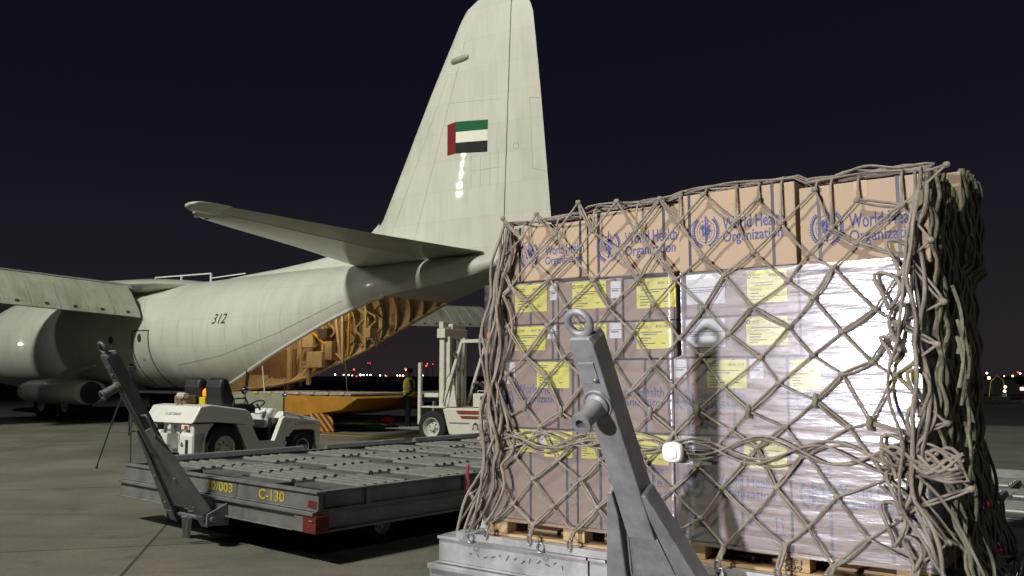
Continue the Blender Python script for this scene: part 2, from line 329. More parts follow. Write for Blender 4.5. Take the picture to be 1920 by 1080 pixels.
def wheel(parent, c, r, w, side, rim_r, mats=('rubber','rim_white'), bolts=6):
    """wheel with its axis along local y; side=+1/-1 says which way the rim faces"""
    t = MB().lathe([(rim_r*.98,-w/2),(r*.90,-w/2),(r*.97,-w*.40),(r,-w*.22),(r,w*.22),(r*.97,w*.40),(r*.90,w/2),(rim_r*.98,w/2),(rim_r*.9,0),(rim_r*.98,-w/2)], c, (0,side,0), 40).build('tyre', mats[0], parent, 30)
    rm = MB().lathe([(.001,-w*.1),(rim_r*1.0,-w*.3),(rim_r*1.02,w*.46),(rim_r*.93,w*.50),(rim_r*.86,w*.38),(rim_r*.80,w*.12),(rim_r*.55,w*.10),(rim_r*.50,w*.16),(rim_r*.30,w*.20),(rim_r*.26,w*.36),(.001,w*.40)], c, (0,side,0), 36).build('rim', mats[1], parent, 30)
    cv = Vector(c)
    b = MB()
    for i in range(bolts):
        a = 2*PI*i/bolts+.3; p = cv+Vector((math.cos(a)*rim_r*.44, side*w*.14, math.sin(a)*rim_r*.44)); b.cyl(p, p+Vector((0,side*w*.10,0)), rim_r*.07, n=6)
    b.build('wheel_nuts', 'black_plastic', rm)

# ================================================================== ground
MB().add([(-2500,-300,0),(2500,-300,0),(2500,3000,0),(-2500,3000,0)], [(0,1,2,3)]).build('ground', 'apron_concrete')
tag(bpy.data.objects['ground'], kind='structure')
a55 = math.radians(55); U = Vector((-math.sin(a55), math.cos(a55), 0)); VV = Vector((math.cos(a55), math.sin(a55), 0)); TL = Vector((-1.58, 23, 0))
tag(MB().add([(-2400,33,.004),(-14,31.5,.004),(8,28.2,.004),(60,20.5,.004),(2400,-280,.004),(2400,2900,.004),(-2400,2900,.004)], [(0,1,2,3,4,5,6)]).build('unlit_far_ground', 'unlit_asphalt'), kind='structure')  # dark sheet standing in for unlit ground beyond the aircraft
pl = MB(); pl.add([(-8.5,25.1,.008),(-8.5,24.95,.008),(1.2,19.0,.008),(1.24,19.15,.008)], [(0,1,2,3)])
tag(pl.build('painted_line', 'paint_yellow'), kind='structure')
tag(MB().add([(-5.6,24.0,.010),(-5.6,23.93,.010),(1.5,20.1,.010),(1.5,20.17,.010)], [(0,1,2,3)]).build('painted_line', 'paint_yellow'), kind='structure')

# ================================================================== transport aircraft
# local axes: x forward (s), y to port (towards the camera), z up
AC = thing('transport_aircraft', 'large ivory four-engined cargo plane with its rear ramp lowered, numbered 312', 'aircraft', TL, math.atan2(U.y, U.x))
tW = [(-2.2,.08),(-1.8,.35),(-1.0,.66),(0,1.10),(1.5,1.52),(3,1.72),(5,1.92),(7,2.04),(9,2.1),(22,2.1),(25,1.6),(27.2,.5)]
tT = [(-2.2,4.60),(-1.6,4.70),(0,4.80),(5,4.82),(10,4.75),(22,4.75),(25,4.1),(27.2,2.9)]
tS = [(-2.2,4.48),(-1.70,4.38),(-.9,4.10),(0,3.90),(1.3,3.68),(2,3.47),(3.1,3.08),(5.1,2.28),(7.28,1.48),(8.2,1.25),(9.5,1.08),(10.6,.99),(22,.99),(25,1.3),(27.2,2.3)]
tD = [(-2.2,.0),(-1.4,.12),(0,.35),(1.3,.55),(3,.85),(5,.9),(7.3,.45),(9,.16),(10.5,.03),(28,.03)]
fW = lambda s: sm(s, tW); fT = lambda s: sm(s, tT); fS = lambda s: sm(s, tS, .35); fD = lambda s: sm(s, tD)
def sect(s, inset=0, n=44):
    w = fW(s)-inset; top = fT(s)-inset; sill = fS(s); bot = sill-fD(s); hc = (top+bot)/2; hh = (top-bot)/2
    c = max(-1, min(1, (hc-sill)/hh)); p0 = math.acos(c)
    return [(s, w*math.sin(p0+(2*PI-2*p0)*i/(n-1))*1.0, hc-hh*math.cos(p0+(2*PI-2*p0)*i/(n-1))) for i in range(n)]
def side_w(s, h, off=0):
    w = fW(s); top = fT(s); bot = fS(s)-fD(s); hc = (top+bot)/2; hh = (top-bot)/2
    return w*math.sqrt(max(.0004, 1-((h-hc)/hh)**2))+off
OPEN0, OPEN1 = 1.3, 9.6
ss_aft = list(np.linspace(-2.2, OPEN0, 18)); ss_mid = list(np.linspace(OPEN0, OPEN1, 34)); ss_fwd = list(np.linspace(OPEN1, 27.2, 40))
sh = MB(); sh.loft([sect(s) for s in ss_aft], True, True); fus = sh.build('tail_fuselage', 'aircraft_paint', AC, 40)
sh = MB(); sh.loft([sect(s) for s in ss_mid], False, False); sh.build('rear_fuselage', 'aircraft_paint', AC, 60)
sh = MB(); sh.loft([sect(s) for s in ss_fwd], True, False); fwd = sh.build('forward_fuselage', 'aircraft_paint', AC, 60)
sh = MB(); sh.loft([sect(s, .09) for s in np.linspace(OPEN0+.02, 13, 36)], False, False); sh.build('bay_lining', 'bay_tan', AC, 60)
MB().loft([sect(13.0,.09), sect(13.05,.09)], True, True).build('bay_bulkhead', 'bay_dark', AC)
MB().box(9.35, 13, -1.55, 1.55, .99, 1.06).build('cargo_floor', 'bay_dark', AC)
def rib(s, d=.13, t=.05, n=30, ins=.10):
    rings = []
    for p, q in zip(sect(s, ins, n), sect(s, ins+d, n)):
        q = (s, q[1], max(q[2], fS(s)+.02)); rings.append([(s-t/2,p[1],p[2]),(s+t/2,p[1],p[2]),(s+t/2,q[1],q[2]),(s-t/2,q[1],q[2])])
    return MB().loft(rings)
for s in (1.7, 2.3, 2.9, 3.5, 4.15, 4.8, 5.45, 6.1, 6.8, 7.5, 8.2, 9.0): rib(s).build('bay_frame', 'bay_rib', AC)
for sg in (1, -1):   # door sills, both sides
    MB().tube([(s, sg*abs(sect(s,.05)[0][1]), fS(s)+.01) for s in np.linspace(1.3, 9.6, 26)], .065, 8).build('door_sill', 'bay_rib' if sg < 0 else 'aircraft_paint', AC, 50)
# raised rear cargo door inside the tail
MB().loft([[(s, w, z+fS(s)*0) for w, z in ((-1.15,zz),(1.15,zz),(1.15,zz+.14),(-1.15,zz+.14))] for s, zz in ((1.35,3.72),(3.2,4.02),(4.9,4.25))]).build('cargo_door', 'bay_dark', AC)
# equipment on the starboard wall
def wallw(s, h): return -side_w(s, h, -.26)
def bayb(s0, s1, h0, h1, dep, nm, mat):
    w = wallw((s0+s1)/2, (h0+h1)/2); return MB().box(min(s0,s1), max(s0,s1), w, w+dep, h0, h1).build(nm, mat, AC, bevel=.015)
bayb(6.38,7.1,1.82,2.34,.35,'equipment_box','bay_rib'); bayb(6.08,6.41,2.06,2.67,.3,'equipment_box','bay_tan'); bayb(7.25,7.75,2.5,2.95,.25,'equipment_box','bay_rib')
bayb(6.5,6.9,2.75,3.1,.3,'equipment_box','bay_dark'); bayb(4.45,4.7,2.75,3.05,.2,'equipment_box','bay_rib'); bayb(3.95,4.1,3.0,3.25,.15,'equipment_box','bay_rib')
bayb(7.9,9.2,1.15,2.45,.12,'wall_panel','bay_red'); bayb(9.4,10.8,1.15,2.8,.1,'wall_panel','bay_red'); bayb(8.0,8.15,1.1,2.75,.3,'wall_post','bay_rib')
bayb(7.05,7.2,1.25,2.3,.1,'wall_post','bay_tan')
def pole(a, b, r, mat, nm): MB().cyl((a[0],a[1],a[2]), (b[0],b[1],b[2]), r, n=10).build(nm, mat, AC, 40)
pole((5.45,-1.45,3.95),(5.47,-1.45,2.20), .035, 'strut_yellow', 'yellow_strut'); pole((7.35,-1.5,3.06),(6.4,-1.5,2.48), .04, 'strut_yellow', 'yellow_strut'); pole((6.45,-1.5,2.52),(5.75,-1.5,2.05), .04, 'bay_rib', 'brace')
MB().bar((5.79,-1.48,3.8),(5.74,-1.48,1.95),.07,.09).build('upright','bay_rib',AC); MB().bar((6.14,-1.5,3.6),(5.86,-1.5,2.1),.06,.09).build('upright','bay_rib',AC)
MB().bar((6.75,-1.55,3.4),(6.75,-1.55,1.75),.06,.08).build('upright','bay_rib',AC); MB().bar((7.84,-1.55,2.75),(7.8,-1.55,1.2),.07,.09).build('upright','bay_rib',AC)
MB().bar((4.77,-1.5,3.75),(4.77,-1.5,2.5),.05,.08).build('upright','bay_rib',AC)
ld = MB(); ld.bar((7.68,-1.5,2.05),(7.68,-1.5,1.3),.04,.05); ld.bar((7.25,-1.5,2.05),(7.25,-1.5,1.3),.04,.05)
for z in (1.4,1.55,1.7,1.85,2.0): ld.bar((7.68,-1.5,z),(7.25,-1.5,z),.04,.04)
ld.build('ladder','bay_rib',AC)
for k in range(7):     # cables and ducts along the wall
    s0 = 4.0+k*.5; MB().tube([(s0+.25*math.sin(i*1.3+k), wallw(s0, 3.0)+.12+.05*math.sin(i*2+k), 3.75-i*.16) for i in range(9)], .022+.012*(k % 3), 6).build('duct', ['bay_dark','bay_rib','bay_tan'][k % 3], AC, 50)
for s, h in ((6.0,4.35),(8.6,4.3),(3.4,4.25)):
    MB().box(s-.12,s+.12,-.07,.07,h+.03,h+.09).build('bay_light','bay_lamp',AC)
    l = bpy.data.lights.new('bay_light','POINT'); l.energy = P_BAY; l.color = (1,.73,.38); l.shadow_soft_size = .12
    o = bpy.data.objects.new('bay_light_source', l); COL.objects.link(o); o.parent = AC; o.location = (s, 0, h-.05)
# ramp
rp_ = MB().prism([(7.6,1.03),(5.05,1.03),(5.05,.50),(5.6,.46),(7.6,.78)], -1.5, 1.5); rp_.build('ramp', 'ramp_green', AC, bevel=.02)
MB().prism([(5.05,1.02),(2.4,1.02),(2.10,.95),(2.16,.90),(2.7,.62),(4.3,.42),(5.05,.41)], -1.48, 1.48).build('ramp_toe', 'ramp_warm_lit', AC, bevel=.03)  # amber flank: warm light put into the colour
MB().box(2.3,7.6,-1.5,1.5,1.03,1.075).build('ramp_deck', 'galvanised', AC)
for i in range(9):
    s = 2.55+i*.6; MB().box(s, s+.16, 1.44, 1.53, 1.04, 1.10).build('ramp_latch', 'yellow_plastic' if i > 4 else 'bay_rib', AC)
pole((6.02,1.5,2.05),(5.85,1.5,1.06), .02, 'rim_white', 'ramp_support_rod'); pole((5.63,-1.45,2.15),(5.48,-1.45,1.07), .012, 'bay_rib', 'ramp_cable')
# rubber door seal hose hanging at the port sill
MB().tube([(6.9,1.35,1.15),(6.75,1.42,1.5),(6.68,1.48,1.85),(6.5,1.52,2.02),(6.2,1.55,2.05),(5.7,1.55,2.1),(5.45,1.6,2.2)], .05, 8).build('seal_hose', 'black_plastic', AC, 60)
# wings
def foil(x): return 5*(.2969*math.sqrt(x)-.126*x-.3516*x*x+.2843*x**3-.1036*x**4)
FX = [0,.01,.03,.07,.13,.2,.3,.42,.55,.68,.8,.9,.97,1]
def foil_ring(le, te, w, h, th, x1=1.0, x0=0.0, vert=False):
    up = []; dn = []
    for x in FX:
        x = x0+(x1-x0)*x; t = foil(x)*th+.004; s = le+(te-le)*x
        up.append((s, w, h+t) if not vert else (s, t, h)); dn.append((s, w, h-t) if not vert else (s, -t, h))
    return up+dn[::-1]
for sg in (1, -1):
    span = 19.5
    rings = []
    for q in np.linspace(.0, 1, 14):
        w = sg*(1.2+q*span); rings.append(foil_ring(17.4-q*1.2, 12.0+q*.6, w, 4.52+q*.75, .78-.45*q, .93))
    MB().loft(rings).build('wing', 'aircraft_grey', AC, 40)
    n = 7 if sg > 0 else 18      # drooped flap panels
    for i in range(n):
        w0 = 2.12+i*.86; w1 = w0+.84; rr = []
        for w in (w0, w1):
            z = 4.40+(w-1.2)/span*.75
            rr.append([(12.55,sg*w,z+.10),(12.3,sg*w,z+.13),(11.95,sg*w,z-.16),(11.45,sg*w,z-.80),(11.36,sg*w,z-.98),(11.42,sg*w,z-1.0),(11.9,sg*w,z-.55),(12.45,sg*w,z-.12)])
        f = MB().loft(rr).build('flap', 'flap_paint', AC, bevel=.008)
        MB().box(11.40,11.48,sg*(w0+w1)/2-.05,sg*(w0+w1)/2+.05,z-.90,z-.82).build('flap_hinge','seam',f)
    MB().tube([(12.30, sg*(2.2+q*17), 4.52+q*.70) for q in np.linspace(0,1,10)], .045, 6).build('flap_shroud', 'seam', AC, 50)
    for w in ((4.9, 10.3) if sg < 0 else (10.3,)):
        MB().lathe([(.05,-5.2),(.30,-4.2),(.52,-2),(.62,0),(.60,1.6),(.42,2.4),(.2,2.6),(.02,3.0)], (17.5,sg*w,4.35), (1,0,0), 24).build('engine_nacelle','aircraft_grey',AC,40)
MB().loft([[(s, w*math.cos(t), 4.62+hh*math.sin(t)) for t in np.linspace(0,2*PI,24)[:-1]] for s, w, hh in ((10.6,.2,.12),(11.4,1.6,.22),(12.5,2.0,.32),(15,2.1,.42),(17,1.8,.35),(18.2,.5,.12))]).build('wing_fairing','aircraft_grey',AC,40)
# wheel pod with wheels
MB().loft([[(s, 2.05+a*math.cos(t), zc+b*math.sin(t)) for t in np.linspace(0,2*PI,28)[:-1]] for s, a, b, zc in ((14.3,.62,.40,.98),(14.6,.80,.44,.98),(15.5,.84,.46,.98),(17.0,.84,.47,.98),(17.9,.74,.42,1.0),(18.5,.3,.25,1.05))]).build('wheel_pod','aircraft_paint',AC,40)
MB().cyl((14.24,2.05,.98),(14.28,2.05,.98),.38,n=28).build('pod_opening','bay_dark',AC)
MB().tube([(13.6,2.35,1.9),(14.6,2.45,1.75),(15.3,2.5,1.6)],[.05,.14,.10],10).build('exhaust_fairing','aircraft_grey',AC,50)
for s in (15.2, 16.8):
    for w in (2.25, -2.25): wheel(AC, (s, w, .56), .56, .42, 1 if w > 0 else -1, .26)
MB().box(14.8,17.2,1.7,2.0,.5,1.1).build('gear_leg','bay_dark',AC)
# tail plane: stabiliser, elevator
for sg in (1,-1):
    rr = []
    for w, le, te, th in ((.0,3.35,-1.25,.50),(1.2,2.95,-1.05,.46),(4,1.85,-.82,.32),(6.5,.98,-.75,.22),(7.5,.60,-.70,.17),(7.85,.35,-.66,.12),(7.95,.1,-.62,.05)):
        rr.append(foil_ring(le, te, sg*w, 4.79, th, .66))
    MB().loft(rr).build('stabiliser','aircraft_paint',AC,40)
    rr = []
    for w, le, te, th in ((.25,3.2,-1.2,.48),(1.2,2.95,-1.05,.46),(4,1.85,-.82,.32),(6.5,.98,-.75,.22),(7.6,.6,-.72,.17),(7.72,.6,-.72,.17)):
        rr.append(foil_ring(le, te, sg*w, 4.795, th, 1.0, .675))
    el = MB().loft(rr).build('elevator','aircraft_grey',AC,40)
    MB().loft([foil_ring(l, t, sg*w, 4.81, th) for w, l, t, th in ((7.70,.05,-.72,.17),(8.1,.12,-.72,.15),(8.3,-.05,-.68,.1),(8.38,-.3,-.6,.03))]).build('elevator_horn','aircraft_paint',el,40)
    if sg > 0:
        for w in (7.55,7.8): MB().sphere((.3,sg*w,4.74),.055,8).build('tip_light','chrome' if w>7.7 else 'seam',AC,60)
# fin and rudder
fLE = [(4.6,3.75),(5.2,3.35),(5.66,2.95),(6.03,2.62),(7.57,1.81),(9.44,.84),(11.3,-.20),(11.6,-.42),(11.8,-.75),(11.9,-1.15)]
fTE = [(4.5,-3.23),(5.56,-3.13),(8.73,-2.85),(11.07,-2.61),(11.4,-2.50),(11.7,-2.28),(11.85,-2.0),(11.9,-1.75)]
gl = lambda h: float(np.interp(h,[a for a,b in fLE],[b for a,b in fLE])); gt = lambda h: float(np.interp(h,[a for a,b in fTE],[b for a,b in fTE]))
hin = lambda h: min(-1.76-.03*(h-4.72), -1.76)
fth = lambda h: float(np.interp(h,[4.6,6,11.5,11.9],[.72,.62,.30,.08]))
HS = [4.6,4.9,5.3,5.66,6.03,6.8,7.57,8.5,9.44,10.4,11.1,11.3,11.45,11.6,11.7,11.8,11.87,11.9]
def finw(s, h):
    x = max(0,min(1,(s-gl(h))/(gt(h)-gl(h)))); return foil(x)*fth(h)+.004
rr = [foil_ring(gl(h), gt(h), 0, h, fth(h), max(.3,min(.98,(hin(h)+.012-gl(h))/(gt(h)-gl(h)))), 0, True) for h in HS]
MB().loft(rr).build('fin','aircraft_paint',AC,40)
rr = [foil_ring(gl(h), gt(h), 0, h, fth(h), 1, max(.3,min(.99,(hin(h)-.012-gl(h))/(gt(h)-gl(h)))), True) for h in HS if h > 4.85]
rud = MB().loft(rr).build('rudder','aircraft_paint',AC,40)
MB().bar((-1.76,0,4.75),(-1.97,0,11.75),.02,.1).build('rudder_gap','seam',AC)
dr = []
for s, h, b in ((10.6,4.74,.10),(9,4.86,.16),(7.2,4.96,.2),(5.5,5.10,.22),(4.4,5.24,.23),(3.7,5.42,.2),(3.1,5.75,.12),(2.8,5.98,.04)):
    dr.append([(s,b,4.6),(s,b*.8,4.6+(h-4.6)*.6),(s,b*.35,h-.04),(s,0,h),(s,-b*.35,h-.04),(s,-b*.8,4.6+(h-4.6)*.6),(s,-b,4.6)])
MB().loft(dr).build('dorsal_fairing','aircraft_paint',AC,60)
# flag patches painted on the fin, following its surface
def fin_patch(pts, name, mat, parent, off=.004, n=8):
    (a,b,c,d) = [Vector((p[0],p[1],0)) for p in pts]; V = []; F = []
    for i in range(n+1):
        for j in range(n+1):
            p = a.lerp(b,i/n).lerp(d.lerp(c,i/n),j/n); V.append((p.x, finw(p.x,p.y)+off, p.y))
    for i in range(n):
        for j in range(n): F.append((i*(n+1)+j,(i+1)*(n+1)+j,(i+1)*(n+1)+j+1,i*(n+1)+j+1))
    return MB().add(V,F).build(name,mat,parent,60)
# hoist edge s=.05 (front), fly edge s=-1.27
fin_patch([(.04,7.53),(-.24,7.55),(-.23,8.44),(.06,8.40)],'flag_red_band','flag_red',AC)
fin_patch([(-.24,8.15),(-1.27,8.07),(-1.28,8.34),(-.23,8.44)],'flag_green_band','flag_green',AC)
fin_patch([(-.24,7.85),(-1.27,7.77),(-1.27,8.07),(-.24,8.15)],'flag_white_band','flag_white',AC)
fin_patch([(-.24,7.55),(-1.26,7.46),(-1.27,7.77),(-.24,7.85)],'flag_black_band','flag_black',AC)
def fin_line(pts, w=.014, mat='seam', par=AC, nm='panel_seam'):
    P = []
    for p, q in zip(pts, pts[1:]):
        for i in range(8): s = p[0]+(q[0]-p[0])*i/8; h = p[1]+(q[1]-p[1])*i/8; P.append((s, finw(s,h)+.0005, h))
    P.append((pts[-1][0], finw(*pts[-1])+.0005, pts[-1][1])); MB().tube(P, w/2, 5).build(nm, mat, par)
fin_line([(-2.80,8.70),(-2.52,8.74),(-2.62,6.85),(-2.98,6.75)],.014,'faint_seam',rud)
fin_line([(-2.05,7.58),(-2.20,7.58),(-2.20,7.44),(-2.05,7.44),(-2.05,7.58)],.012,'faint_seam',rud)
fin_line([(-.75,7.0),(-1.75,7.0)],.010,'faint_seam'); fin_line([(-1.05,7.35),(-1.05,6.5)],.010,'faint_seam'); fin_line([(-1.35,7.45),(-1.35,6.5)],.010,'faint_seam'); fin_line([(-1.6,7.45),(-1.6,6.5)],.010,'faint_seam'); fin_line([(-.75,7.45),(-.75,6.5)],.010,'faint_seam')
fin_line([(.0,9.0),(-1.6,8.85)],.008,'faint_seam'); fin_line([(1.2,5.1),(-.55,10.9)],.007,'faint_seam'); fin_line([(2.1,5.4),(.1,9.8)],.007,'faint_seam')
MB().loft([[(s, finw(s,10.2)+.02+a*math.cos(t), 10.2+(s+.35)*-.05+b*math.sin(t)) for t in np.linspace(0,2*PI,14)[:-1]] for s,a,b in ((.0,.02,.03),(-.08,.08,.08),(-.5,.08,.08),(-.62,.03,.05))]).build('fin_antenna','aircraft_grey',AC,50)
# number, door, seams on the port side
def on_side(x, y, z): return (x, side_w(x, z, .006), z)
V, F = text_geo('312', 1, .004); xs=[v[0] for v in V]; zs=[v[1] for v in V]
nm = MB().add([(7.72-(x-min(xs))/(max(xs)-min(xs))*.60-.10*(z-min(zs))/(max(zs)-min(zs)),0,3.11+(z-min(zs))/(max(zs)-min(zs))*.31) for x,z in V],F).map(on_side); nm.build('number','number_black',AC)
def side_line(pts, w=.03, mat='seam', nm='panel_seam', par=AC):
    P = []
    for p, q in zip(pts, pts[1:]):
        for i in range(8): s = p[0]+(q[0]-p[0])*i/8; h = p[1]+(q[1]-p[1])*i/8; P.append((s, side_w(s,h,.002), h))
    P.append((pts[-1][0], side_w(*pts[-1],.002), pts[-1][1])); MB().tube(P, w/2, 5).build(nm, mat, par)
dn = MB(); g = []
for i in range(9): g.append([(11.80+(10.98-11.80)*j/6, side_w(11.8+(10.98-11.8)*j/6, 1.2+1.8*i/8, .012), 1.2+1.8*i/8) for j in range(7)])
dn.loft(g, False, False); door = dn.build('crew_door','aircraft_paint',AC,60)
side_line([(11.85,3.02),(10.93,3.02),(10.93,1.16),(11.85,1.16),(11.85,3.02)],.045,'seam','door_seam',door)
def side_disc(s,h,a,b,nm,mat,par,off=.02):
    MB().add([(s,side_w(s,h,off),h)]+[(s+a*math.cos(t),side_w(s+a*math.cos(t),h+b*math.sin(t),off),h+b*math.sin(t)) for t in np.linspace(0,2*PI,20)[:-1]],[(0,i+1,(i+1)%19+1) for i in range(19)]).build(nm,mat,par)
side_disc(11.42,2.78,.11,.14,'door_window','bay_dark',door); side_disc(11.35,2.1,.09,.05,'door_handle','aircraft_grey',door)
side_disc(12.25,1.85,.17,.11,'port_window','bay_dark',AC); side_disc(13.1,2.75,.13,.13,'port_window','bay_dark',AC)
side_line([(9.7,1.9),(7.5,2.15),(5,2.75),(2.5,3.6)],.012,'faint_seam')
for s in (10.2,9.4,8.6,7.9,7.1,6.3,5.6,4.8,4.1,3.3,2.6): side_line([(s, fS(s)+.18),(s, 3.0+.5*fS(s)/2)],.007,'faint_seam')
rl = MB()
for s in (13.2,11.65,10.0): rl.bar((s,.5,4.6),(s,.5,5.03-.02*(13.2-s)),.05,.05)
rl.bar((13.2,.5,5.03),(10.0,.5,4.96),.04,.04); rl.bar((10.0,.5,4.80),(8.2,.5,4.84),.03,.03); rl.build('roof_railing','truck_white',AC)
MB().sphere((19.3,2.15,2.75),.045,8).build('wing_root_light','wing_light',AC)
# support stand under the ramp
st = MB().loft([[(x*k,y*k*.8,z) for x,y in ((-.36,-.3),(.36,-.3),(.36,.3),(-.36,.3))] for z,k in ((0,.95),(.05,1),(.46,.86),(.52,.80))])
o = st.build('ramp_support_stand','hazard',None,bevel=.015); o.location=(-5.3,23.95,0); o.rotation_euler=(0,0,math.radians(10)); tag(o,'orange and dark striped support block under the aircraft ramp','support')

# ================================================================== pallet dollies
def make_dolly(loc, ang, W, LEN, label, mat, armmat, textured, plate_cut, deck=.60):
    """local x = towards the tow arm, y = across, z up; front edge at x=0"""
    f = Vector((-math.cos(ang), -math.sin(ang), 0))
    D = thing('pallet_dolly', label, 'dolly', loc, math.atan2(f.y, f.x), 'roller dollies for cargo pallets')
    h = W/2; z1 = deck; zm = deck-.155; zl = deck-.33
    # upper beams: channel with lips, front split into bolted plates
    cuts = plate_cut
    for a, b in zip(cuts, cuts[1:]):
        p = MB().box(-.05, 0, a+.006, b-.006, zm+.012, z1-.012); p.box(-.07,.018,a+.006,b-.006,z1-.012,z1+.006); p.box(-.05,.016,a+.006,b-.006,zm,zm+.012); p.build('front_plate', mat, D, bevel=.004)
    MB().box(-.06,-.045,-h,h,zm,z1-.02).build('front_backing','deck_dark',D)
    MB().box(-.10,.045,-h-.05,h-.02,zm-.035,zm-.004).build('front_ledge', mat, D, bevel=.004)
    lb = MB().box(-.08,.012,-h-.06,h-.30,zl+.012,zm-.036); lb.box(-.1,.045,-h-.06,h-.30,zl,zl+.012); lb.build('lower_front_beam', mat, D, bevel=.004)
    MB().box(-.09,.03,h-.30,h-.17,zl,zm-.036).build('corner_block', mat, D, bevel=.006)
    rd = MB().box(-.10,.034,h-.168,h+.012,zl,zm-.036).build('corner_reflector','label_red', D, bevel=.004)
    for i in (0,1): MB().cyl((.034,h-.08,zl+.05+i*.05),(.039,h-.08+.06*i,zl+.05+i*.05),.006,n=8).build('rivet','steel',rd)
    for sg in (1,-1):
        y0 = sg*h
        sb = MB().prism([(y0-sg*.06,zm),(y0+sg*.0,zm),(y0+sg*.0,zm+.012),(y0-sg*.035,zm+.02),(y0-sg*.035,z1-.012),(y0,z1-.006),(y0,z1+.006),(y0-sg*.07,z1+.006)], -LEN, -.056, 'x'); sb.build('side_beam', mat, D)
        s2 = MB().prism([(y0-sg*.06,zl),(y0-sg*.0,zl),(y0-sg*.0,zl+.014),(y0-sg*.04,zl+.025),(y0-sg*.04,zm-.03),(y0-sg*.0,zm-.016),(y0-sg*.0,zm-.003),(y0-sg*.07,zm-.003)], -LEN, -.105, 'x'); s2.build('lower_side_beam', mat, D)
        if textured:
            for k in range(5): MB().box(-.55-k*1.2,-.50-k*1.2,y0-sg*.04,y0-sg*.002,zm+.014,z1-.014).build('beam_gusset', mat, D)
    MB().box(-LEN,-LEN+.06,-h,h,zl,z1).build('rear_beam', mat, D)
    MB().box(-LEN+.07,-.075,-h+.075,h-.075,z1-.14,z1-.10).build('deck_pan','deck_dark',D)
    # roller trays
    nb = 4; bw = (W-.2)/nb; rm = None; trays = []
    nrow = int((LEN-.3)/.92)
    for r in range(nrow):
        x1 = -.20-r*.92
        for b in range(nb):
            y0 = -h+.10+b*bw
            off = .18*(b % 2)
            xx = x1-off
            if xx-.78 < -LEN+.1: continue
            fr = MB().box(xx-.80,xx,y0+.03,y0+.055,z1-.095,z1-.022); fr.box(xx-.80,xx,y0+bw-.055,y0+bw-.03,z1-.095,z1-.022); fr.box(xx-.80,xx-.775,y0+.055,y0+bw-.055,z1-.095,z1-.030); fr.box(xx-.16,xx,y0+.055,y0+bw-.055,z1-.05,z1-.026)
            t = fr.build('roller_tray', 'deck_grey', D)
            for k in range(5):
                xc = xx-.23-k*.12
                if rm is None:
                    rm = MB().cyl((0,0,0),(0,bw-.12,0),.030,n=12).mesh('roller',40); rm.materials.append(MATS['roller'])
                o = bpy.data.objects.new('roller', rm); COL.objects.link(o); o.parent = t; o.location = (xc, y0+.06, z1-.028)
    for r in range(nrow+1):
        x = -.125-r*.92
        MB().box(x-.035,x+.035,-h+.08,h-.08,z1-.10,z1-.012).build('cross_member', mat, D)
    # far side guides (retaining rails)
    for a, b in ((-.35,-2.25),(-2.60,-3.95),(-4.15,-5.9)):
        if -b < LEN:
            gd = MB().prism([(-h+.02,z1+.007),(-h+.10,z1+.007),(-h+.085,z1+.055),(-h+.06,z1+.068),(-h+.02,z1+.055)], b, a, 'x'); gd.build('side_guide', mat, D)
    # running gear
    for x in (-1.0, -LEN+1.0):
        MB().box(x-.06,x+.06,-h+.35,h-.35,.20,.30).build('axle','deck_dark',D)
        for y in (-h+.45, h-.45): wheel(D, (x,y,.19), .19, .16, 1 if y > 0 else -1, .1)
    # raised tow arm
    hz = zl-.01; x0 = .17; ta = math.radians(60.2); ca, sa = math.cos(ta), math.sin(ta)
    def A(a, y, n): return (x0+a*ca+n*sa, y, hz+a*sa-n*ca)
    def arm_part(name, out, n0, n1, parent=D, bev=.006, m=armmat):
        k = len(out); Vv = [A(a,y,n0) for a,y in out]+[A(a,y,n1) for a,y in out]
        return MB().add(Vv,[tuple(range(k)),tuple(range(2*k-1,k-1,-1))]+[(i,i+k,(i+1)%k+k,(i+1)%k) for i in range(k)]).build(name,m,parent,bevel=bev)
    bar = arm_part('tow_bar', [(.70,-.068),(1.68,-.058),(1.71,-.046),(1.71,.046),(1.68,.058),(.70,.068)], -.075, .035)
    arm_part('tow_bar_web', [(.10,-.185),(.70,-.072),(.70,.072),(.10,.185)], -.050, .022)
    for sg in (1,-1):
        arm_part('tow_bar_leg', [(.02,sg*.215),(.02,sg*.36),(.08,sg*.365),(.88,sg*.118),(.95,sg*.095),(.95,sg*.072),(.82,sg*.078)], -.045, .045)
        arm_part('hinge_lug', [(-.06,sg*.22),(-.06,sg*.34),(.06,sg*.34),(.06,sg*.22)], -.06, .05)
        MB().prism([(.0,hz-.07),(x0+.05,hz-.05),(x0+.05,hz+.05),(.0,hz+.14)], sg*.36, sg*.385).build('hinge_bracket', mat, D, bevel=.004)
    arm_part('tow_bar_cap', [(1.50,-.040),(1.60,-.040),(1.60,.036),(1.50,.036)], .034, .041, bar, .003)
    for sg in (1,-1):
        MB().tube([A(.12+.58*q+random.uniform(-.003,.003), sg*(.186-.113*q), .024+random.uniform(-.002,.002)) for q in np.linspace(0,1,16)], .0055, 6).build('weld_bead', armmat, D, 60)
        for q in (.15,.45): MB().lathe([(.014,0),(.014,.010),(.008,.012)], A(q, sg*(.30-.25*q), .044), Vector(A(0,0,1))-Vector(A(0,0,0)), 6).build('bolt_head','steel',D)
    MB().tube([A(1.40+.062*math.cos(t), -.005+.062*math.sin(t), .036) for t in np.linspace(0,2*PI,20)[:-1]], .006, 6, True).build('weld_bead', armmat, bar, 60)
    MB().lathe([(.010,0),(.010,.012),(.006,.014)], A(1.52,.026,.041), Vector(A(0,0,1))-Vector(A(0,0,0)), 8).build('bolt_head','steel',bar)
    MB().cyl((x0,-.42,hz),(x0,.42,hz),.026,n=14).build('hinge_pin','steel',D,40)
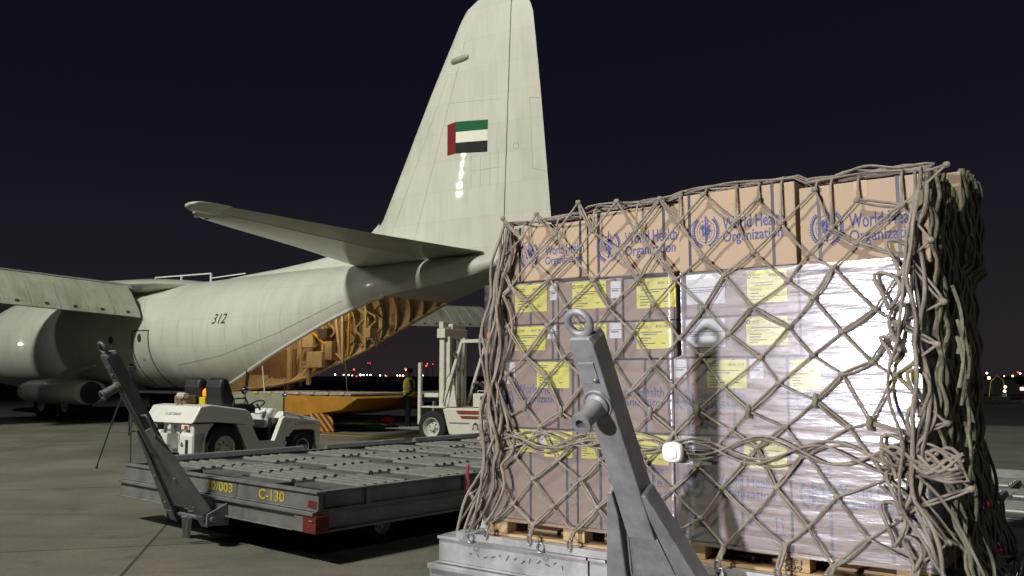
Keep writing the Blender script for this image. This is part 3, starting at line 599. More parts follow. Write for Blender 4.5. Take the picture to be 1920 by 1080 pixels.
    MB().tube([A(1.765+.052*math.cos(t), .052*math.sin(t), 0) for t in np.linspace(0,2*PI,30)[:-1]], .0155, 10, True).build('tow_eye', armmat, D, 60)
    p0, p1 = Vector(A(1.40,-.005,.03)), Vector(A(1.40,-.005,.19)); ax = (p1-p0)
    MB().lathe([(.050,0),(.052,.02),(.040,.03),(.040,.145),(.046,.15),(.046,.165),(.022,.166),(.020,.06),(.001,.06)], p0, ax, 26).build('coupling_pipe', armmat, bar, 40)
    # release handle beside the bar
    if textured: MB().tube([A(1.08,.07,.0),A(1.09,.15,.0),A(1.06,.165,0),A(.90,.165,0),A(.87,.15,0),A(.87,.075,0)], .011, 8).build('handle', armmat, bar, 60)
    lk = MB(); lk.bar(A(.03,.0,.05),A(-.17,-.06,.10),.05,.03); lk.bar(A(.03,.10,.05),A(-.15,.02,.12),.04,.03); lk.build('latch_link','steel',D,bevel=.004)
    return D, z1, zm, zl, h
a_far = math.radians(48.9)
uf = Vector((-math.sin(a_far), math.cos(a_far), 0)); cf = Vector((-1.579, 7.112, 0)) + uf*1.73
Wf = 3.46
D1, z1, zm, zl, h1 = make_dolly(cf, a_far, Wf, 6.4, 'empty grey roller dolly with raised tow bar, C-130 painted on its end plate', 'dolly_grey', 'arm_old', True, [-Wf/2, -.50, .50, Wf/2])
def plate_text(txt, y0, y1, z0, hgt, par, mat='paint_yellow'):
    V, F = text_geo(txt, 1, .012); xs=[v[0] for v in V]; zs=[v[1] for v in V]
    MB().add([(.0035, y0+(x-min(xs))/(max(xs)-min(xs))*(y1-y0), z0+(z-min(zs))/(max(zs)-min(zs))*hgt) for x,z in V],F).build('painted_lettering',mat,par)
plate_text('20/003', -.02, .43, zm+.038, .085, D1); plate_text('C-130', .86, 1.25, zm+.030, .09, D1)
MB().add([(.0035,1.58,zm+.03),(.0035,1.70,zm+.02),(.0035,1.71,zm+.08),(.0035,1.60,zm+.085)],[(0,1,2,3)]).build('red_paint_patch','label_red',D1)
a_near = math.radians(53)
un = Vector((-math.sin(a_near), math.cos(a_near), 0)); cn = Vector((-.452, 5.363, 0)) - un*1.70
Wn = 3.40
D2, *_ = make_dolly(cn, a_near, Wn, 6.4, 'grey roller dolly under the netted cartons, bare raised tow bar in front', 'galvanised', 'arm_paint', False, [-Wn/2, -.62, -.50, .50, .62, Wn/2], .575)
sc2 = MB()      # worn stencil marks on the left end plate
random.seed(3)
for i in range(13):
    y = -1.45+i*.055; sc2.strip([(y, .50+random.uniform(-.012,.02)), (y+random.uniform(.005,.03), .50+random.uniform(-.015,.03))], .006)
sc2.map(lambda x,y,z:(.0035,x,z)).build('worn_stencil','seam',D2)

# ================================================================== netted cargo
# local axes of everything here: x = t (to the right along the front), y = d (depth away from viewer), z up
CP = Vector((-.176, 5.249, 0)); a54 = math.radians(54); CR = math.atan2(-math.cos(a54), math.sin(a54))
def cobj(o, x=0, y=0, z=0):
    m = Matrix.Translation(CP) @ Matrix.Rotation(CR, 4, 'Z') @ Matrix.Translation((x,y,z)); o.matrix_world = m; return o
# aluminium pallet
PA = thing('aircraft_pallet', 'flat aluminium pallet base with tie-down rings on the dolly beneath the cartons', 'pallet'); cobj(PA)
MB().box(-.10, 2.70, -.10, 2.1, .583, .612).build('pallet_sheet','galvanised',PA,bevel=.004)
MB().box(-.112, 2.712, -.112, -.101, .585, .625).build('pallet_lip','galvanised',PA); MB().box(2.701, 2.712, -.10, 2.1, .585, .625).build('pallet_lip','galvanised',PA)
for x in (.0,.50,1.02,1.55,2.05,2.5): MB().tube([(x+.022*math.cos(t),-.112-.008,.60+.026*math.sin(t)) for t in np.linspace(0,2*PI,14)[:-1]],.006,6,True).build('tie_down_ring','steel',PA,60)
# wooden pallets
def wood_pallet(x0, x1, y0, y1, label):
    P = thing('wooden_pallet', label, 'pallet', group='wooden pallets under the cartons'); cobj(P, x0, y0, .614)
    w = x1-x0; d = y1-y0
    for i in range(5): MB().box(0,w,d*i/5+.01,d*(i+1)/5-.02,.082,.10).build('top_board','wood',P,bevel=.002)
    for i in range(3):
        yy = [0, d/2-.05, d-.10][i]
        MB().box(0,w,yy,yy+.1,0,.014).build('bottom_board','wood',P)
        for xx in (.0, w/2-.07, w-.14): MB().box(xx,xx+.14,yy+.004,yy+.096,.015,.081).build('block','wood',P,bevel=.003)
    return P
wood_pallet(.04,1.24,.0,.57,'wooden pallet under the left half of the front cartons')
wr = wood_pallet(1.28,2.46,.0,.57,'wooden pallet under the right half of the front cartons, block marked 099')
MB().add(*[(lambda mb:(mb.V,mb.F))(text_mb('CF1',.545,.046,.085,.026))][0]).build('block_marking','ink_black',wr).location=(-.005,.0008,0)
MB().add(*[(lambda mb:(mb.V,mb.F))(text_mb('099',.545,.018,.085,.026))][0]).build('block_marking','ink_black',wr).location=(-.005,.0008,0)
wood_pallet(1.28,2.46,.59,1.15,'wooden pallet under the rear cartons behind the net')
# emblem: globe with grid, staff and serpent, two leafy branches
def emblem(w, h):
    m = MB(); ks = h/1.15
    R0 = .40*ks
    for r, lw in ((R0,.018*ks),(R0*.72,.012*ks),(R0*.42,.012*ks)):
        m.strip([(r*math.cos(t), r*math.sin(t)) for t in np.linspace(0,2*PI,28)], lw)
    for k in range(4):
        t = PI*k/4; m.strip([(-R0*math.cos(t),-R0*math.sin(t)),(R0*math.cos(t),R0*math.sin(t))], .010*ks)
    random.seed(5)
    for cx, cz, rr in ((-.14,.14,.11),(.12,.16,.10),(.10,-.04,.12),(-.10,-.10,.09),(.02,.05,.09),(.20,.02,.06),(.05,-.2,.06)):     # land masses
        n = 9; pts = [(ks*(cx+rr*random.uniform(.6,1.15)*math.cos(2*PI*i/n)), ks*(cz+rr*random.uniform(.6,1.15)*math.sin(2*PI*i/n))) for i in range(n)]
        m.add([(x,0,z) for x,z in pts],[tuple(range(n))])
    m.strip([(0,.58*ks),(0,-.46*ks)], .045*ks)
    m.strip([(ks*.13*math.sin(i*.55)*(1 if i < 14 else .6), ks*(.52-i*.052)) for i in range(19)], .045*ks)
    for sg in (1,-1):
        arc = [(sg*.52*ks*math.cos(t), .52*ks*math.sin(t)) for t in np.linspace(-1.45,.75,16)]
        m.strip(arc, .02*ks)
        for i in range(1,16):
            x,z = arc[i]; t = math.atan2(z,abs(x))+1.2
            for side in (.55,-.55):
                dx = math.cos(t+side)*.15*ks; dz = math.sin(t+side)*.15*ks; nx,nz = -dz*.22,dx*.22
                m.add([(x,0,z),(x+sg*(dx*.5+nx),0,z+dz*.5+nz),(x+sg*dx,0,z+dz),(x+sg*(dx*.5-nx),0,z+dz*.5-nz)],[(0,1,2,3)])
    xs=[v[0] for v in m.V]; k2 = w/(max(xs)-min(xs)); m.V = [(v[0]*k2,v[1],v[2]) for v in m.V]
    return m
def carton(x0, x1, z0, z1, y0, dep, label, mat='kraft', straps=(.14,.70), bulge=.0, rot=0, group='cartons in the netted load'):
    w = x1-x0; h = z1-z0; m = MB(); n = 6
    # slightly soft, bowed panels
    V = []; F = []
    m.box(0,w,0,dep,0,h)
    o = m.build('carton', mat, None, bevel=.006); cobj(o, x0, y0, z0)
    if rot: o.rotation_euler = (0,0,CR+math.radians(rot))
    tag(o, label, 'carton', group)
    if z0 > 2.0: MB().box(w*.5-.03, w*.5+.03, -.0012, .02, h-.075, h+.0008).build('tape','tape',o)
    for s in straps:
        st = MB().box(s*w-.0075, s*w+.0075, -.0022, -.0004, .0, h); st.box(s*w-.0075, s*w+.0075, -.0022, dep, h+.0004, h+.0022); st.build('strap','strap',o)
    return o
def put(o, mb, name, mat, x, z, y=-.0032): 
    b = mb.build(name, mat, o); b.location = (x, y, z); return b
def who_print(o, ox, oz, tx0, tz0, tx1, tz1, ex0, ez0, ex1, ez1, lines=('World Health','Organization'), mat='ink_blue'):
    hgt = tz1-tz0; w = tx1-tx0
    t = text_mb(lines[0], 0, hgt*.54, w, hgt*.46, bold=.012); t = text_mb(lines[1], 0, -.01*hgt, w*.97, hgt*.50, bold=.012, mb=t)
    put(o, t, 'printed_lettering', mat, tx0-ox, tz0-oz, -.0015)
    if ex0 is not None:
        put(o, emblem(ex1-ex0, ez1-ez0), 'printed_emblem', mat, (ex0+ex1)/2-ox, (ez0+ez1)/2-oz, -.0015)
LN = 'carton with blue lettering'
CB = {}
rows = [
 ('T0',.18,.725,2.115,2.445,.04,.56,'leftmost plain kraft carton with blue print on the top row',(.13,.92)),
 ('T1',.735,1.305,2.105,2.475,.03,.56,'second kraft carton from the left on the top row, blue print',(.12,.83)),
 ('T2',1.315,1.935,2.09,2.50,-.005,.56,'third and tallest kraft carton from the left on the top row, blue print',(.10,.82)),
 ('T3',1.955,2.525,2.055,2.46,-.012,.56,'rightmost front kraft carton on the top row with blue print',(.16,.78)),
 ('A0',.17,.54,1.855,2.10,.006,.56,'flat film-wrapped carton with yellow label, left end of the second tier, upper layer',(.49,.92)),
 ('A1',.55,.965,1.855,2.09,.0,.56,'flat film-wrapped carton in the middle of the left stack, second tier upper layer',(.62,.9)),
 ('A2',.975,1.29,1.85,2.08,.004,.56,'flat film-wrapped carton just left of the dark gap, upper layer',(.5,.97)),
 ('A3',1.345,1.93,1.855,2.08,.0,.56,'film-wrapped carton with large white label just right of the dark gap, upper layer',(.12,.72)),
 ('A4',1.94,2.48,1.855,2.045,.0,.56,'glare-whitened flat carton at the right end of the second tier, upper layer',(.3,.8)),
 ('B0',.165,.54,1.645,1.848,.0,.56,'flat film-wrapped carton with yellow label, left end of the second tier, lower layer',(.49,.92)),
 ('B1',.55,.965,1.645,1.848,.006,.56,'flat film-wrapped carton behind the tow eye, second tier lower layer',(.62,.9)),
 ('B2',.975,1.29,1.645,1.843,.0,.56,'flat film-wrapped carton just left of the dark gap, lower layer',(.5,.97)),
 ('B3',1.335,1.93,1.65,1.848,.004,.56,'film-wrapped carton with large white label just right of the dark gap, lower layer',(.12,.72)),
 ('B4',1.94,2.475,1.65,1.848,.0,.56,'glare-whitened flat carton at the right end of the second tier, lower layer',(.3,.8)),
 ('C0',.09,.675,1.25,1.638,.0,.56,'large carton with yellow label and blue print, left end of the third tier',(.78,.95)),
 ('C1',.685,1.262,1.25,1.636,.004,.56,'large carton with blue print directly right of the tow bar, third tier',(.72,.96)),
 ('C2',1.272,1.86,1.25,1.640,.0,.56,'large carton with yellow label in the shadow of the tow bar, third tier',(.13,.55)),
 ('C3',1.87,2.465,1.25,1.640,.0,.56,'large carton whitened by glare at the right end of the third tier',(.3,.8)),
 ('E0',.04,.665,.718,1.243,.0,.56,'tall carton at the bottom left behind bundled ropes',(.5,.9)),
 ('E1',.675,1.255,.718,1.243,.0,.56,'tall bottom-row carton with yellow label right of the tow bar',(.25,.8)),
 ('E2',1.265,1.86,.718,1.245,.0,.56,'tall bottom-row carton with white label behind the round buckle',(.13,.6)),
 ('E3',1.87,2.46,.718,1.245,.0,.56,'tall bottom-row carton at the right corner',(.3,.75)),
]
ROT = {'T0':-.8,'T1':.7,'T2':-.9,'T3':.6,'A1':.4,'B2':-.4,'C1':-.3}
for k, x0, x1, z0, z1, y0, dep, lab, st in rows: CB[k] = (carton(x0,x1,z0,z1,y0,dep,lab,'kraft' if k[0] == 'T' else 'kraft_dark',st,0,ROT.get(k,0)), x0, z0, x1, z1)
# rear stack on the right-hand side, seen along the corner
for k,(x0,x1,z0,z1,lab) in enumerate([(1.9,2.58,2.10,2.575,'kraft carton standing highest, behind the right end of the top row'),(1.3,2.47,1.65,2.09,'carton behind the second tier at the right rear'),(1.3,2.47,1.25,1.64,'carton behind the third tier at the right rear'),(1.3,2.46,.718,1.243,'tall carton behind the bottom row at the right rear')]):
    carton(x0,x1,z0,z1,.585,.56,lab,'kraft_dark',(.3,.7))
for kk,(tb,eb) in {'T0':((.436,2.192,.706,2.319),(.238,2.195,.394,2.353)),'T1':((.971,2.198,1.285,2.345),(.787,2.191,.949,2.363)),'T2':((1.561,2.215,1.880,2.361),(1.388,2.213,1.546,2.38)),'T3':((2.182,2.157,2.500,2.308),(1.997,2.165,2.162,2.34)),
                   'C0':((.255,1.384,.575,1.503),(.115,1.345,.235,1.475)),'C1':((.872,1.377,1.211,1.491),(.71,1.36,.85,1.50))}.items():
    o, ox, oz = CB[kk][:3]; who_print(o,ox,oz,*tb,*eb)
o,ox,oz = CB['C2'][:3]; who_print(o,ox,oz,1.40,1.384,1.655,1.470,1.278,1.375,1.38,1.485,('Organisation Mondiale','de la Santé'))
o,ox,oz = CB['C3'][:3]; who_print(o,ox,oz,2.05,1.384,2.42,1.488,1.90,1.375,2.02,1.49,('Organización Mundial','de la Salud'))
o,ox,oz = CB['E2'][:3]; who_print(o,ox,oz,1.47,.94,1.80,1.06,1.30,.93,1.43,1.07)
o,ox,oz = CB['E3'][:3]; who_print(o,ox,oz,2.06,.94,2.42,1.05,1.90,.93,2.03,1.06,('World Health','Organization'))
o,ox,oz = CB['E1'][:3]; who_print(o,ox,oz,.87,.97,1.20,1.08,None,0,0,0,('Organisation Mondiale','de la Santé'))
def arrows(k, x, z):
    o,ox,oz = CB[k][:3]; m = MB()
    for d in (0,.03): m.strip([(d,0),(d,.07)],.005); m.strip([(d-.010,.055),(d,.072),(d+.010,.055)],.005)
    m.strip([(-.015,-.008),(.045,-.008)],.005); put(o,m,'printed_arrows','ink_blue',x-ox,z-oz,-.0015)
arrows('E1',1.178,.875); arrows('E0',.60,.88); arrows('E2',1.79,.80); arrows('E3',2.38,.80)
def find(t0, z0, t1, z1):
    best = None; tm, zm_ = (t0+t1)/2, (z0+z1)/2
    for k,(o,x0,zz0,x1,zz1) in CB.items():
        if x0-.01 <= tm <= x1+.01 and zz0-.01 <= zm_ <= zz1+.01: best = (k,o,x0,zz0,x1,zz1)
    return best
random.seed(11)
def sticker(r, yellow, txt=None):
    b = find(*r)
    if not b: print('no carton for', r); return
    k,o,x0,zz0,x1,zz1 = b; t0,z0,t1,z1 = max(r[0],x0+.004),max(r[1],zz0+.004),min(r[2],x1-.004),min(r[3],zz1-.004)
    w,h = t1-t0,z1-z0
    s = MB().add([(0,0,0),(w,0,0),(w,0,h),(0,0,h)],[(0,1,2,3)]); s = put(o,s,'address_label','label_yellow' if yellow else 'label_white',t0-x0,z0-zz0,-.0030)
    ln = MB()
    if yellow:
        for zf,ws in ((.62,((.12,.86),)),(.54,((.2,.7),)),(.40,((.08,.45),)),(.30,((.08,.36),)),(.20,((.08,.55),(.7,.82))),(.11,((.08,.32),))):
            for a,bb in ws: ln.strip([(a*w,zf*h),((a+(bb-a)*random.uniform(.75,1))*w,zf*h)],.0045,-.0006)
        ln.strip([(.14*w,.86*h),(.34*w,.86*h)],.004,-.0006); ln.strip([(.14*w,.79*h),(.32*w,.79*h)],.004,-.0006)
        ln.strip([(.055*w+.009*math.cos(t),.83*h+.009*math.sin(t)) for t in np.linspace(0,2*PI,9)],.005,-.0006)
        if txt and w > .15: ln = text_mb(txt,.56*w,.79*h,.38*w,.085*h,-.0006,.015,ln)
    else:
        for zf in (.46,.40): ln.strip([(.1*w,zf*h),(.75*w,zf*h)],.0035,-.0006)
        ln.strip([(0,.55*h),(w,.55*h)],.003,-.0006)
    ln.build('label_print','ink_black',s)
YL = [(.238,1.928,.468,2.088),(.646,1.928,.868,2.082),(1.056,1.914,1.286,2.074),(1.678,1.912,1.879,2.074),(.238,1.70,.46,1.84),(.651,1.70,.865,1.84),(1.052,1.695,1.267,1.838),(1.666,1.70,1.875,1.842),(.399,1.481,.622,1.63),(1.453,1.489,1.663,1.632),(1.88,1.487,2.024,1.627),(2.33,1.491,2.455,1.622),(.17,1.11,.397,1.238),(.45,1.09,.64,1.236),(1.02,1.085,1.233,1.238),(1.64,1.10,1.852,1.242),(.70,1.094,.80,1.234)]
BX = ['BOX 13/19','BOX 14/19','BOX 15/19','BOX 4/19','BOX 15/19','BOX 16/19','BOX 14/19','BOX 5/19','BOX 7/19','BOX 1/19','BOX 2/19','BOX 3/19','BOX 8/19','BOX 9/19','BOX 8/19','BOX 6/19',None]
for r,t in zip(YL,BX): sticker(r, True, t)
for r in [(.488,1.99,.536,2.084),(.897,1.98,.960,2.073),(1.351,1.92,1.561,2.076),(.475,1.765,.535,1.84),(.884,1.757,.959,1.842),(1.342,1.698,1.555,1.842),(.138,1.503,.241,1.632),(1.274,1.542,1.342,1.636),(1.679,1.537,1.749,1.635),(.42,1.149,.45,1.238),(1.27,1.099,1.468,1.240),(.045,1.12,.10,1.23)]: sticker(r, False)
rt = text_mb('FRAGILE',0,0,.09,.02,bold=.01); put(CB['A1'][0],rt,'printed_mark','ink_red',.24,.035)
# stretch film round each half of the load
def film(x0, x1, z0, z1, label, mat, wr):
    o0 = -.010; path = []
    for i in range(5): path.append((x0-.008, .55-i*.13))
    nx = 46
    for i in range(nx+1): path.append((x0+(x1-x0)*i/nx, o0))
    for i in range(5): path.append((x1+.010, .02+i*.13))
    nz = 84; V = []; F = []
    for j in range(nz+1):
        z = z0+(z1-z0)*j/nz
        for i,(x,y) in enumerate(path):
            a = .0035*math.sin(z*61+x*1.7)+.002*math.sin(z*133+x*4.1+math.sin(x*7))+.0007*math.sin(x*19+z*9)+random.uniform(-.0002,.0002)
            xx, yy = x, y
            if x0 > 1 and z > 1.645 and x < 1.345: xx = x+.055*max(0,1-(x-x0+.01)/.06)
            if 4 < i < 5+nx+1: yy -= abs(a)*wr+.003+(.020*(x1-x)/(x1-x0) if x0 > 1 else 0)
            V.append((xx,yy,z))
    n = len(path)
    for j in range(nz):
        for i in range(n-1): F.append((j*n+i,j*n+i+1,(j+1)*n+i+1,(j+1)*n+i))
    o = MB().add(V,F).build('stretch_film',mat,None,80); cobj(o); return tag(o,label,'film','stretch film round the cartons')
film(.02,1.275,.70,2.105,'clear wrinkled stretch film round the left half of the cartons','stretch_film',.9)
film(1.285,2.49,.70,2.085,'clear stretch film with bright glare round the right half of the cartons','stretch_film_thick',.45)

# ---- cargo net
NET = thing('cargo_net', 'grey-brown knotted rope net stretched over the stack of cartons', 'net'); cobj(NET)
random.seed(21); RR = .0060
DX, DZ = .29, .27
front = MB(); knots = MB(); shades = MB()
def node(i, j):        # i,j half steps; i+j even
    rnd = random.Random(i*91+j*7+5)
    z = 2.47-j*DZ/2; tl = float(np.interp(z,[.6,1.2,1.7,2.1,2.47],[-.05,.02,.08,.13,.18])); t = tl+(2.55-tl)*i/18
    k = max(0,(t-1.9)/.6)
    t += rnd.uniform(-.030,.030)*(1+1.4*k) - .05*k*k*math.sin(j*1.1); z += rnd.uniform(-.028,.028)*(1+1.5*k)+.035*math.sin(t*2.2+j*.3) - .04*k
    if 1.12 < z < 1.42: z += (1.33-z)*.25
    d = -.046-.010*rnd.random()
    if z < .72: d -= (.72-z)*.7
    return Vector((t, d, z))
def strand(p, q, mb, r=RR, dbl=True, sag=.003):
    ax = (q-p); pr = Vector((-ax.z,0,ax.x)).normalized()
    for s in ((-1,1) if dbl else (0,)):
        o1 = pr*(.0072*s); b = random.uniform(-.003,.003)
        pts = [p+o1*.5]+[p.lerp(q,f)+o1*(1.0+random.uniform(-.1,.15))+pr*b*math.sin(PI*f)+Vector((0,random.uniform(-.004,.004),-sag*math.sin(PI*f))) for f in (.25,.5,.75)]+[q+o1*.5]
        mb.tube(pts, r*random.uniform(.85,1.1), 6)
NI, NJ = 18, 13
for i in range(0, NI+1):
    for j in range(0, NJ+1):
        if (i+j) % 2: continue
        p = node(i,j)
        for di in (-1,1):
            if 0 <= i+di <= NI and j+1 <= NJ: strand(p, node(i+di,j+1), front, dbl=random.random() < .38)
        knots.sphere(p, .0150, 5, (1.2,.9,1.0))
tag(front.build('front_mesh','rope',NET,60),kind='stuff'); tag(knots.build('knots','rope',NET,60),kind='stuff')
# hooks down to the pallet rings
for i in range(1, NI+1, 2):
    p = node(i, NJ); q = Vector((p.x*.98+.02, -.118, .605))
    hk = MB(); strand(p, q+Vector((0,0,.045)), hk, .009, True); hk.build('hanging_strap','rope',NET,60)
    MB().tube([q+Vector((.013*math.cos(t),0,.03+.028*math.sin(t))) for t in np.linspace(0,2*PI,12)[:-1]],.006,6,True).build('hook','steel',NET,60)
# top: strands run back over the cartons, sagging between them
top = MB()
for i in range(0, NI+1):
    p = node(i,0 if i % 2 == 0 else 1); tt = min(2.5,max(.2,p.x)); zt = float(np.interp(tt,[.18,.72,.74,1.3,1.32,1.93,1.96,2.52],[2.46,2.46,2.49,2.49,2.515,2.515,2.475,2.475]))
    pts = [p, Vector((tt,-.028,zt-.02)), Vector((tt,0,zt+.012))]+[Vector((tt+.05*math.sin(y*7+i), y, zt+.012+.01*math.sin(y*9+i))) for y in (.12,.25,.4,.54)]
    top.tube(pts, RR, 6)
for k in range(5):      # bundled edge cords along the upper front edge
    ph = k*1.3; top.tube([Vector((t, .0+.05*k*.5+.02*math.sin(t*6+ph), float(np.interp(t,[.16,.72,.75,1.3,1.33,1.93,1.97,2.52],[2.46,2.465,2.49,2.49,2.512,2.515,2.478,2.475]))+.012+.012*math.sin(t*9+ph)+.008*k*.3)) for t in np.linspace(.16,2.54,40)], RR*random.uniform(.8,1.1), 6)
for k in range(3):
    ph = k*2.1; top.tube([Vector((t, .05+.04*k, 2.50+.03*math.sin((t-1.97)/.57*PI)+.010*math.sin(t*23+ph))) for t in np.linspace(1.97,2.55,18)], RR*1.1, 6)
tag(top.build('top_mesh','rope',NET,60),kind='stuff')
# waist draw cords with cinched knots
waist = MB(); random.seed(4)
for k in range(5):
    ph = random.uniform(0,6); zb = 1.205+random.uniform(-.06,.07); am = random.uniform(.02,.06); fr = random.uniform(5,9)
    waist.tube([Vector((t, -.042-.015*random.random()-.010*k*.5, 1.20+(zb-1.205)*.5+(.030+.4*am)*math.sin(t*2*PI/.64+(k%2)*PI+.35*math.sin(ph+t*2))+.018*math.sin(t*fr+ph))) for t in np.linspace(.04,2.62,64)], RR*random.uniform(.85,1.2), 6)
waist.build('draw_cords','rope',NET,60)
for i in range(2,18,2):
    p = node(i,8); q = Vector((p.x,p.y-.006,p.z)); MB().tube([q+Vector((0,0,.032)),q+Vector((.003,-.004,.012)),q+Vector((-.003,-.004,-.014)),q+Vector((0,0,-.034))],[.009,.0135,.0135,.009],8).build('cinch_knot','rope_green' if i > 9 else 'rope',NET,60)
bk = MB().loft([[(x*k,y,z*k) for x,z in [(.056*math.copysign(abs(math.cos(t))**.7,math.cos(t)),.052*math.copysign(abs(math.sin(t))**.7,math.sin(t))) for t in np.linspace(0,2*PI,25)[:-1]]] for y,k in ((0,.9),(-.01,1),(-.032,1),(-.042,.88),(-.042,.62),(-.050,.56),(-.052,.3))])
b = bk.build('round_buckle','white_plastic',NET,40); b.location=(1.305,-.085,1.165); b['label']='round white plastic buckle'
# bundles of slack rope at both corners
def bundle(name, n, path, spread, seed, mat, r=RR, wav=.03, ny=.05):
    rnd = random.Random(seed); mb = MB()
    zs = [p[2] for p in path]
    for k in range(n):
        ph = rnd.uniform(0,6.3); f1 = rnd.uniform(3,8); f2 = rnd.uniform(9,15); ox = rnd.gauss(0,spread); oy = rnd.uniform(-ny,.005)
        a = rnd.uniform(0,.35); b = rnd.uniform(.6,1.0)
        if rnd.random() < .5: a, b = 0, 1
        pts = []
        for q in np.linspace(a,b,44):
            z = path[0][2]+(path[-1][2]-path[0][2])*q
            x = float(np.interp(-z,[-p[2] for p in path],[p[0] for p in path])); y = float(np.interp(-z,[-p[2] for p in path],[p[1] for p in path]))
            sp_ = float(np.interp(-z,[-p[2] for p in path],[p[3] for p in path]))*(.5+.6*abs(math.sin(z*6.3+seed)))
            pts.append(Vector((x+ox*sp_+wav*sp_*math.sin(z*f1+ph)+.35*wav*math.sin(z*f2+ph*2), y+oy+.018*math.sin(z*f2*.8+ph), z+.02*math.sin(z*f2+ph))))
        mb.tube(pts, r*rnd.uniform(.8,1.25), 6)
    return mb.build(name, mat, NET, 60)
bundle('left_rope_bundle', 14, [(.235,-.03,2.44,.5),(.22,-.04,2.30,.9),(.16,-.05,2.12,.8),(.15,-.06,1.9,1.0),(.13,-.07,1.6,1.0),(.13,-.08,1.3,1.4),(.14,-.08,1.1,1.6),(.11,-.08,.9,1.3),(-.02,-.11,.66,.8)], .034, 3, 'rope', RR*1.35, wav=.022)
bundle('left_rope_bundle', 6, [(.20,.0,2.42,.5),(.16,.0,2.1,.8),(.11,.0,1.7,.8),(.08,.01,1.3,.9),(.01,.02,.9,.9),(-.05,-.02,.64,.7)], .026, 8, 'rope', RR*1.35, wav=.02)
bundle('right_rope_bundle', 4, [(2.48,-.03,2.47,.6),(2.45,-.05,2.2,.9),(2.44,-.06,1.9,1),(2.40,-.06,1.6,1.1),(2.42,-.06,1.3,1.3),(2.40,-.07,1.0,1.2),(2.48,-.09,.75,1),(2.60,-.11,.62,.8)], .034, 5, 'rope', RR*1.45, wav=.03)
# slack loops at the right corner
lp = MB(); rnd = random.Random(9)
for k in range(10):
    t = rnd.uniform(2.32,2.50); z = .85+k*.145; L_ = rnd.uniform(.10,.22); w = rnd.uniform(.02,.045); sg = rnd.choice((-1,1))
    pts = []
    for f in np.linspace(0,1,16):
        an = f*2*PI; pts.append(Vector((t+w*math.sin(an)+.02*math.sin(an*2), -.055-.03*rnd.random()*.3-.02*math.sin(f*PI), z-L_*.5*(1-math.cos(an))+.03*sg*math.sin(an))))
    lp.tube(pts, RR*1.5, 7)
for k in range(5):
    pts = [Vector((2.30+.30*f, -.08-.03*math.sin(f*6+k), 1.21+.035*math.sin(f*9+k*1.4)-.01*k)) for f in np.linspace(0,1,14)]; pts += [Vector((2.61+.02*k*.3,-.06,1.19-.02*k)), Vector((2.56,-.09,1.15-.012*k)), Vector((2.45,-.09,1.17-.01*k))]; lp.tube(pts, RR*1.45, 7)
tag(lp.build('slack_loops','rope',NET,60),kind='stuff')
# right side: net bunched into long tight diamonds, flaring to the pallet edge
def side_rope(seed, n, y0, y1, mat, name, rmul=1.0, out=0):
    rnd = random.Random(seed); mb = MB()
    for k in range(n):
        d0 = y0+(y1-y0)*(k+rnd.random()*.6)/n; ph = rnd.uniform(0,6.3); f1 = rnd.uniform(5,10); am = rnd.uniform(.008,.018)
        zt = 2.47 if d0 < .58 else 2.58
        pts = []
        for q in np.linspace(0,1,46):
            z = zt+.01-(zt-.60)*q
            x = 2.535+(.05 if d0 > .58 and z > 2.1 else 0)+out+.010*math.sin(z*f1+ph)+max(0,1.25-z)**1.6*.22+.01*math.sin(z*31+ph)
            if z > 2.1 and d0 < .8: x -= .0
            pts.append(Vector((x, d0*(1+.25*max(0,1.3-z))+am*math.sin(z*f1*1.1+ph*1.7)*1.4, z)))
        mb.tube(pts, RR*rmul*rnd.uniform(1.0,1.6), 6)
    return mb.build(name, mat, NET, 60)
side_rope(31, 26, .0, .58, 'rope_green', 'side_mesh', 1.25); side_rope(32, 24, .58, 1.15, 'rope_green', 'side_mesh', 1.25); side_rope(33, 14, .02, 1.1, 'rope_green', 'side_mesh', 1.2, .02)
sd = MB(); rnd = random.Random(77)
for k in range(16):
    d = rnd.uniform(.0,1.0); z = rnd.uniform(.75,2.0); x = 2.60+max(0,1.25-z)**1.6*.22; sd.tube([Vector((x+.025*math.sin(f*3.1), d+.04*math.sin(f*2.6+k), z-.30*f)) for f in np.linspace(0,1,9)], RR*1.4, 6)
tag(sd.build('side_loops','rope_green',NET,60),kind='stuff')
for d,z in ((.25,1.0),(.35,.80),(.6,.72)): MB().tube([Vector((2.62+max(0,1.25-z)**1.6*.22+.02*math.sin(f*5), d+.03*f, z-.06*f)) for f in np.linspace(0,1,6)], .007, 6).build('red_cord','rope_red',NET,60)
MB().tube([Vector((-.02,-.12,1.02)),Vector((-.01,-.14,.97)),Vector((.0,-.13,.92)),Vector((-.02,-.12,.88))],.011,6).build('red_cord','rope_red',NET,60)
fl = MB(); rnd = random.Random(6)        # corner straps running down to the pallet corner
for k in range(7):
    a = Vector((2.38+rnd.uniform(-.1,.1), -.07, 1.12-.07*k*.5)); b_ = Vector((2.66+rnd.uniform(-.02,.03), .05+.14*k, .64)); 
    fl.tube([a.lerp(b_,f)+Vector((.05*math.sin(PI*f),-.04*math.sin(PI*f),.02*math.sin(f*7+k))) for f in np.linspace(0,1,10)], RR*1.15, 6)
fl.build('corner_straps','rope',NET,60)
for d in (.15,.5): MB().tube([Vector((2.72,d,.60)),Vector((2.74,d+.02,.66)),Vector((2.73,d+.04,.70)),Vector((2.72,d+.05,.62))],.011,8).build('hook','chrome',NET,60)

# ================================================================== baggage tractor
TR = thing('tow_tractor', 'white open tow tractor with two black seats, lettered C-130 CARGO', 'tractor', (-4.80,14.43,0), math.radians(90-34.5))
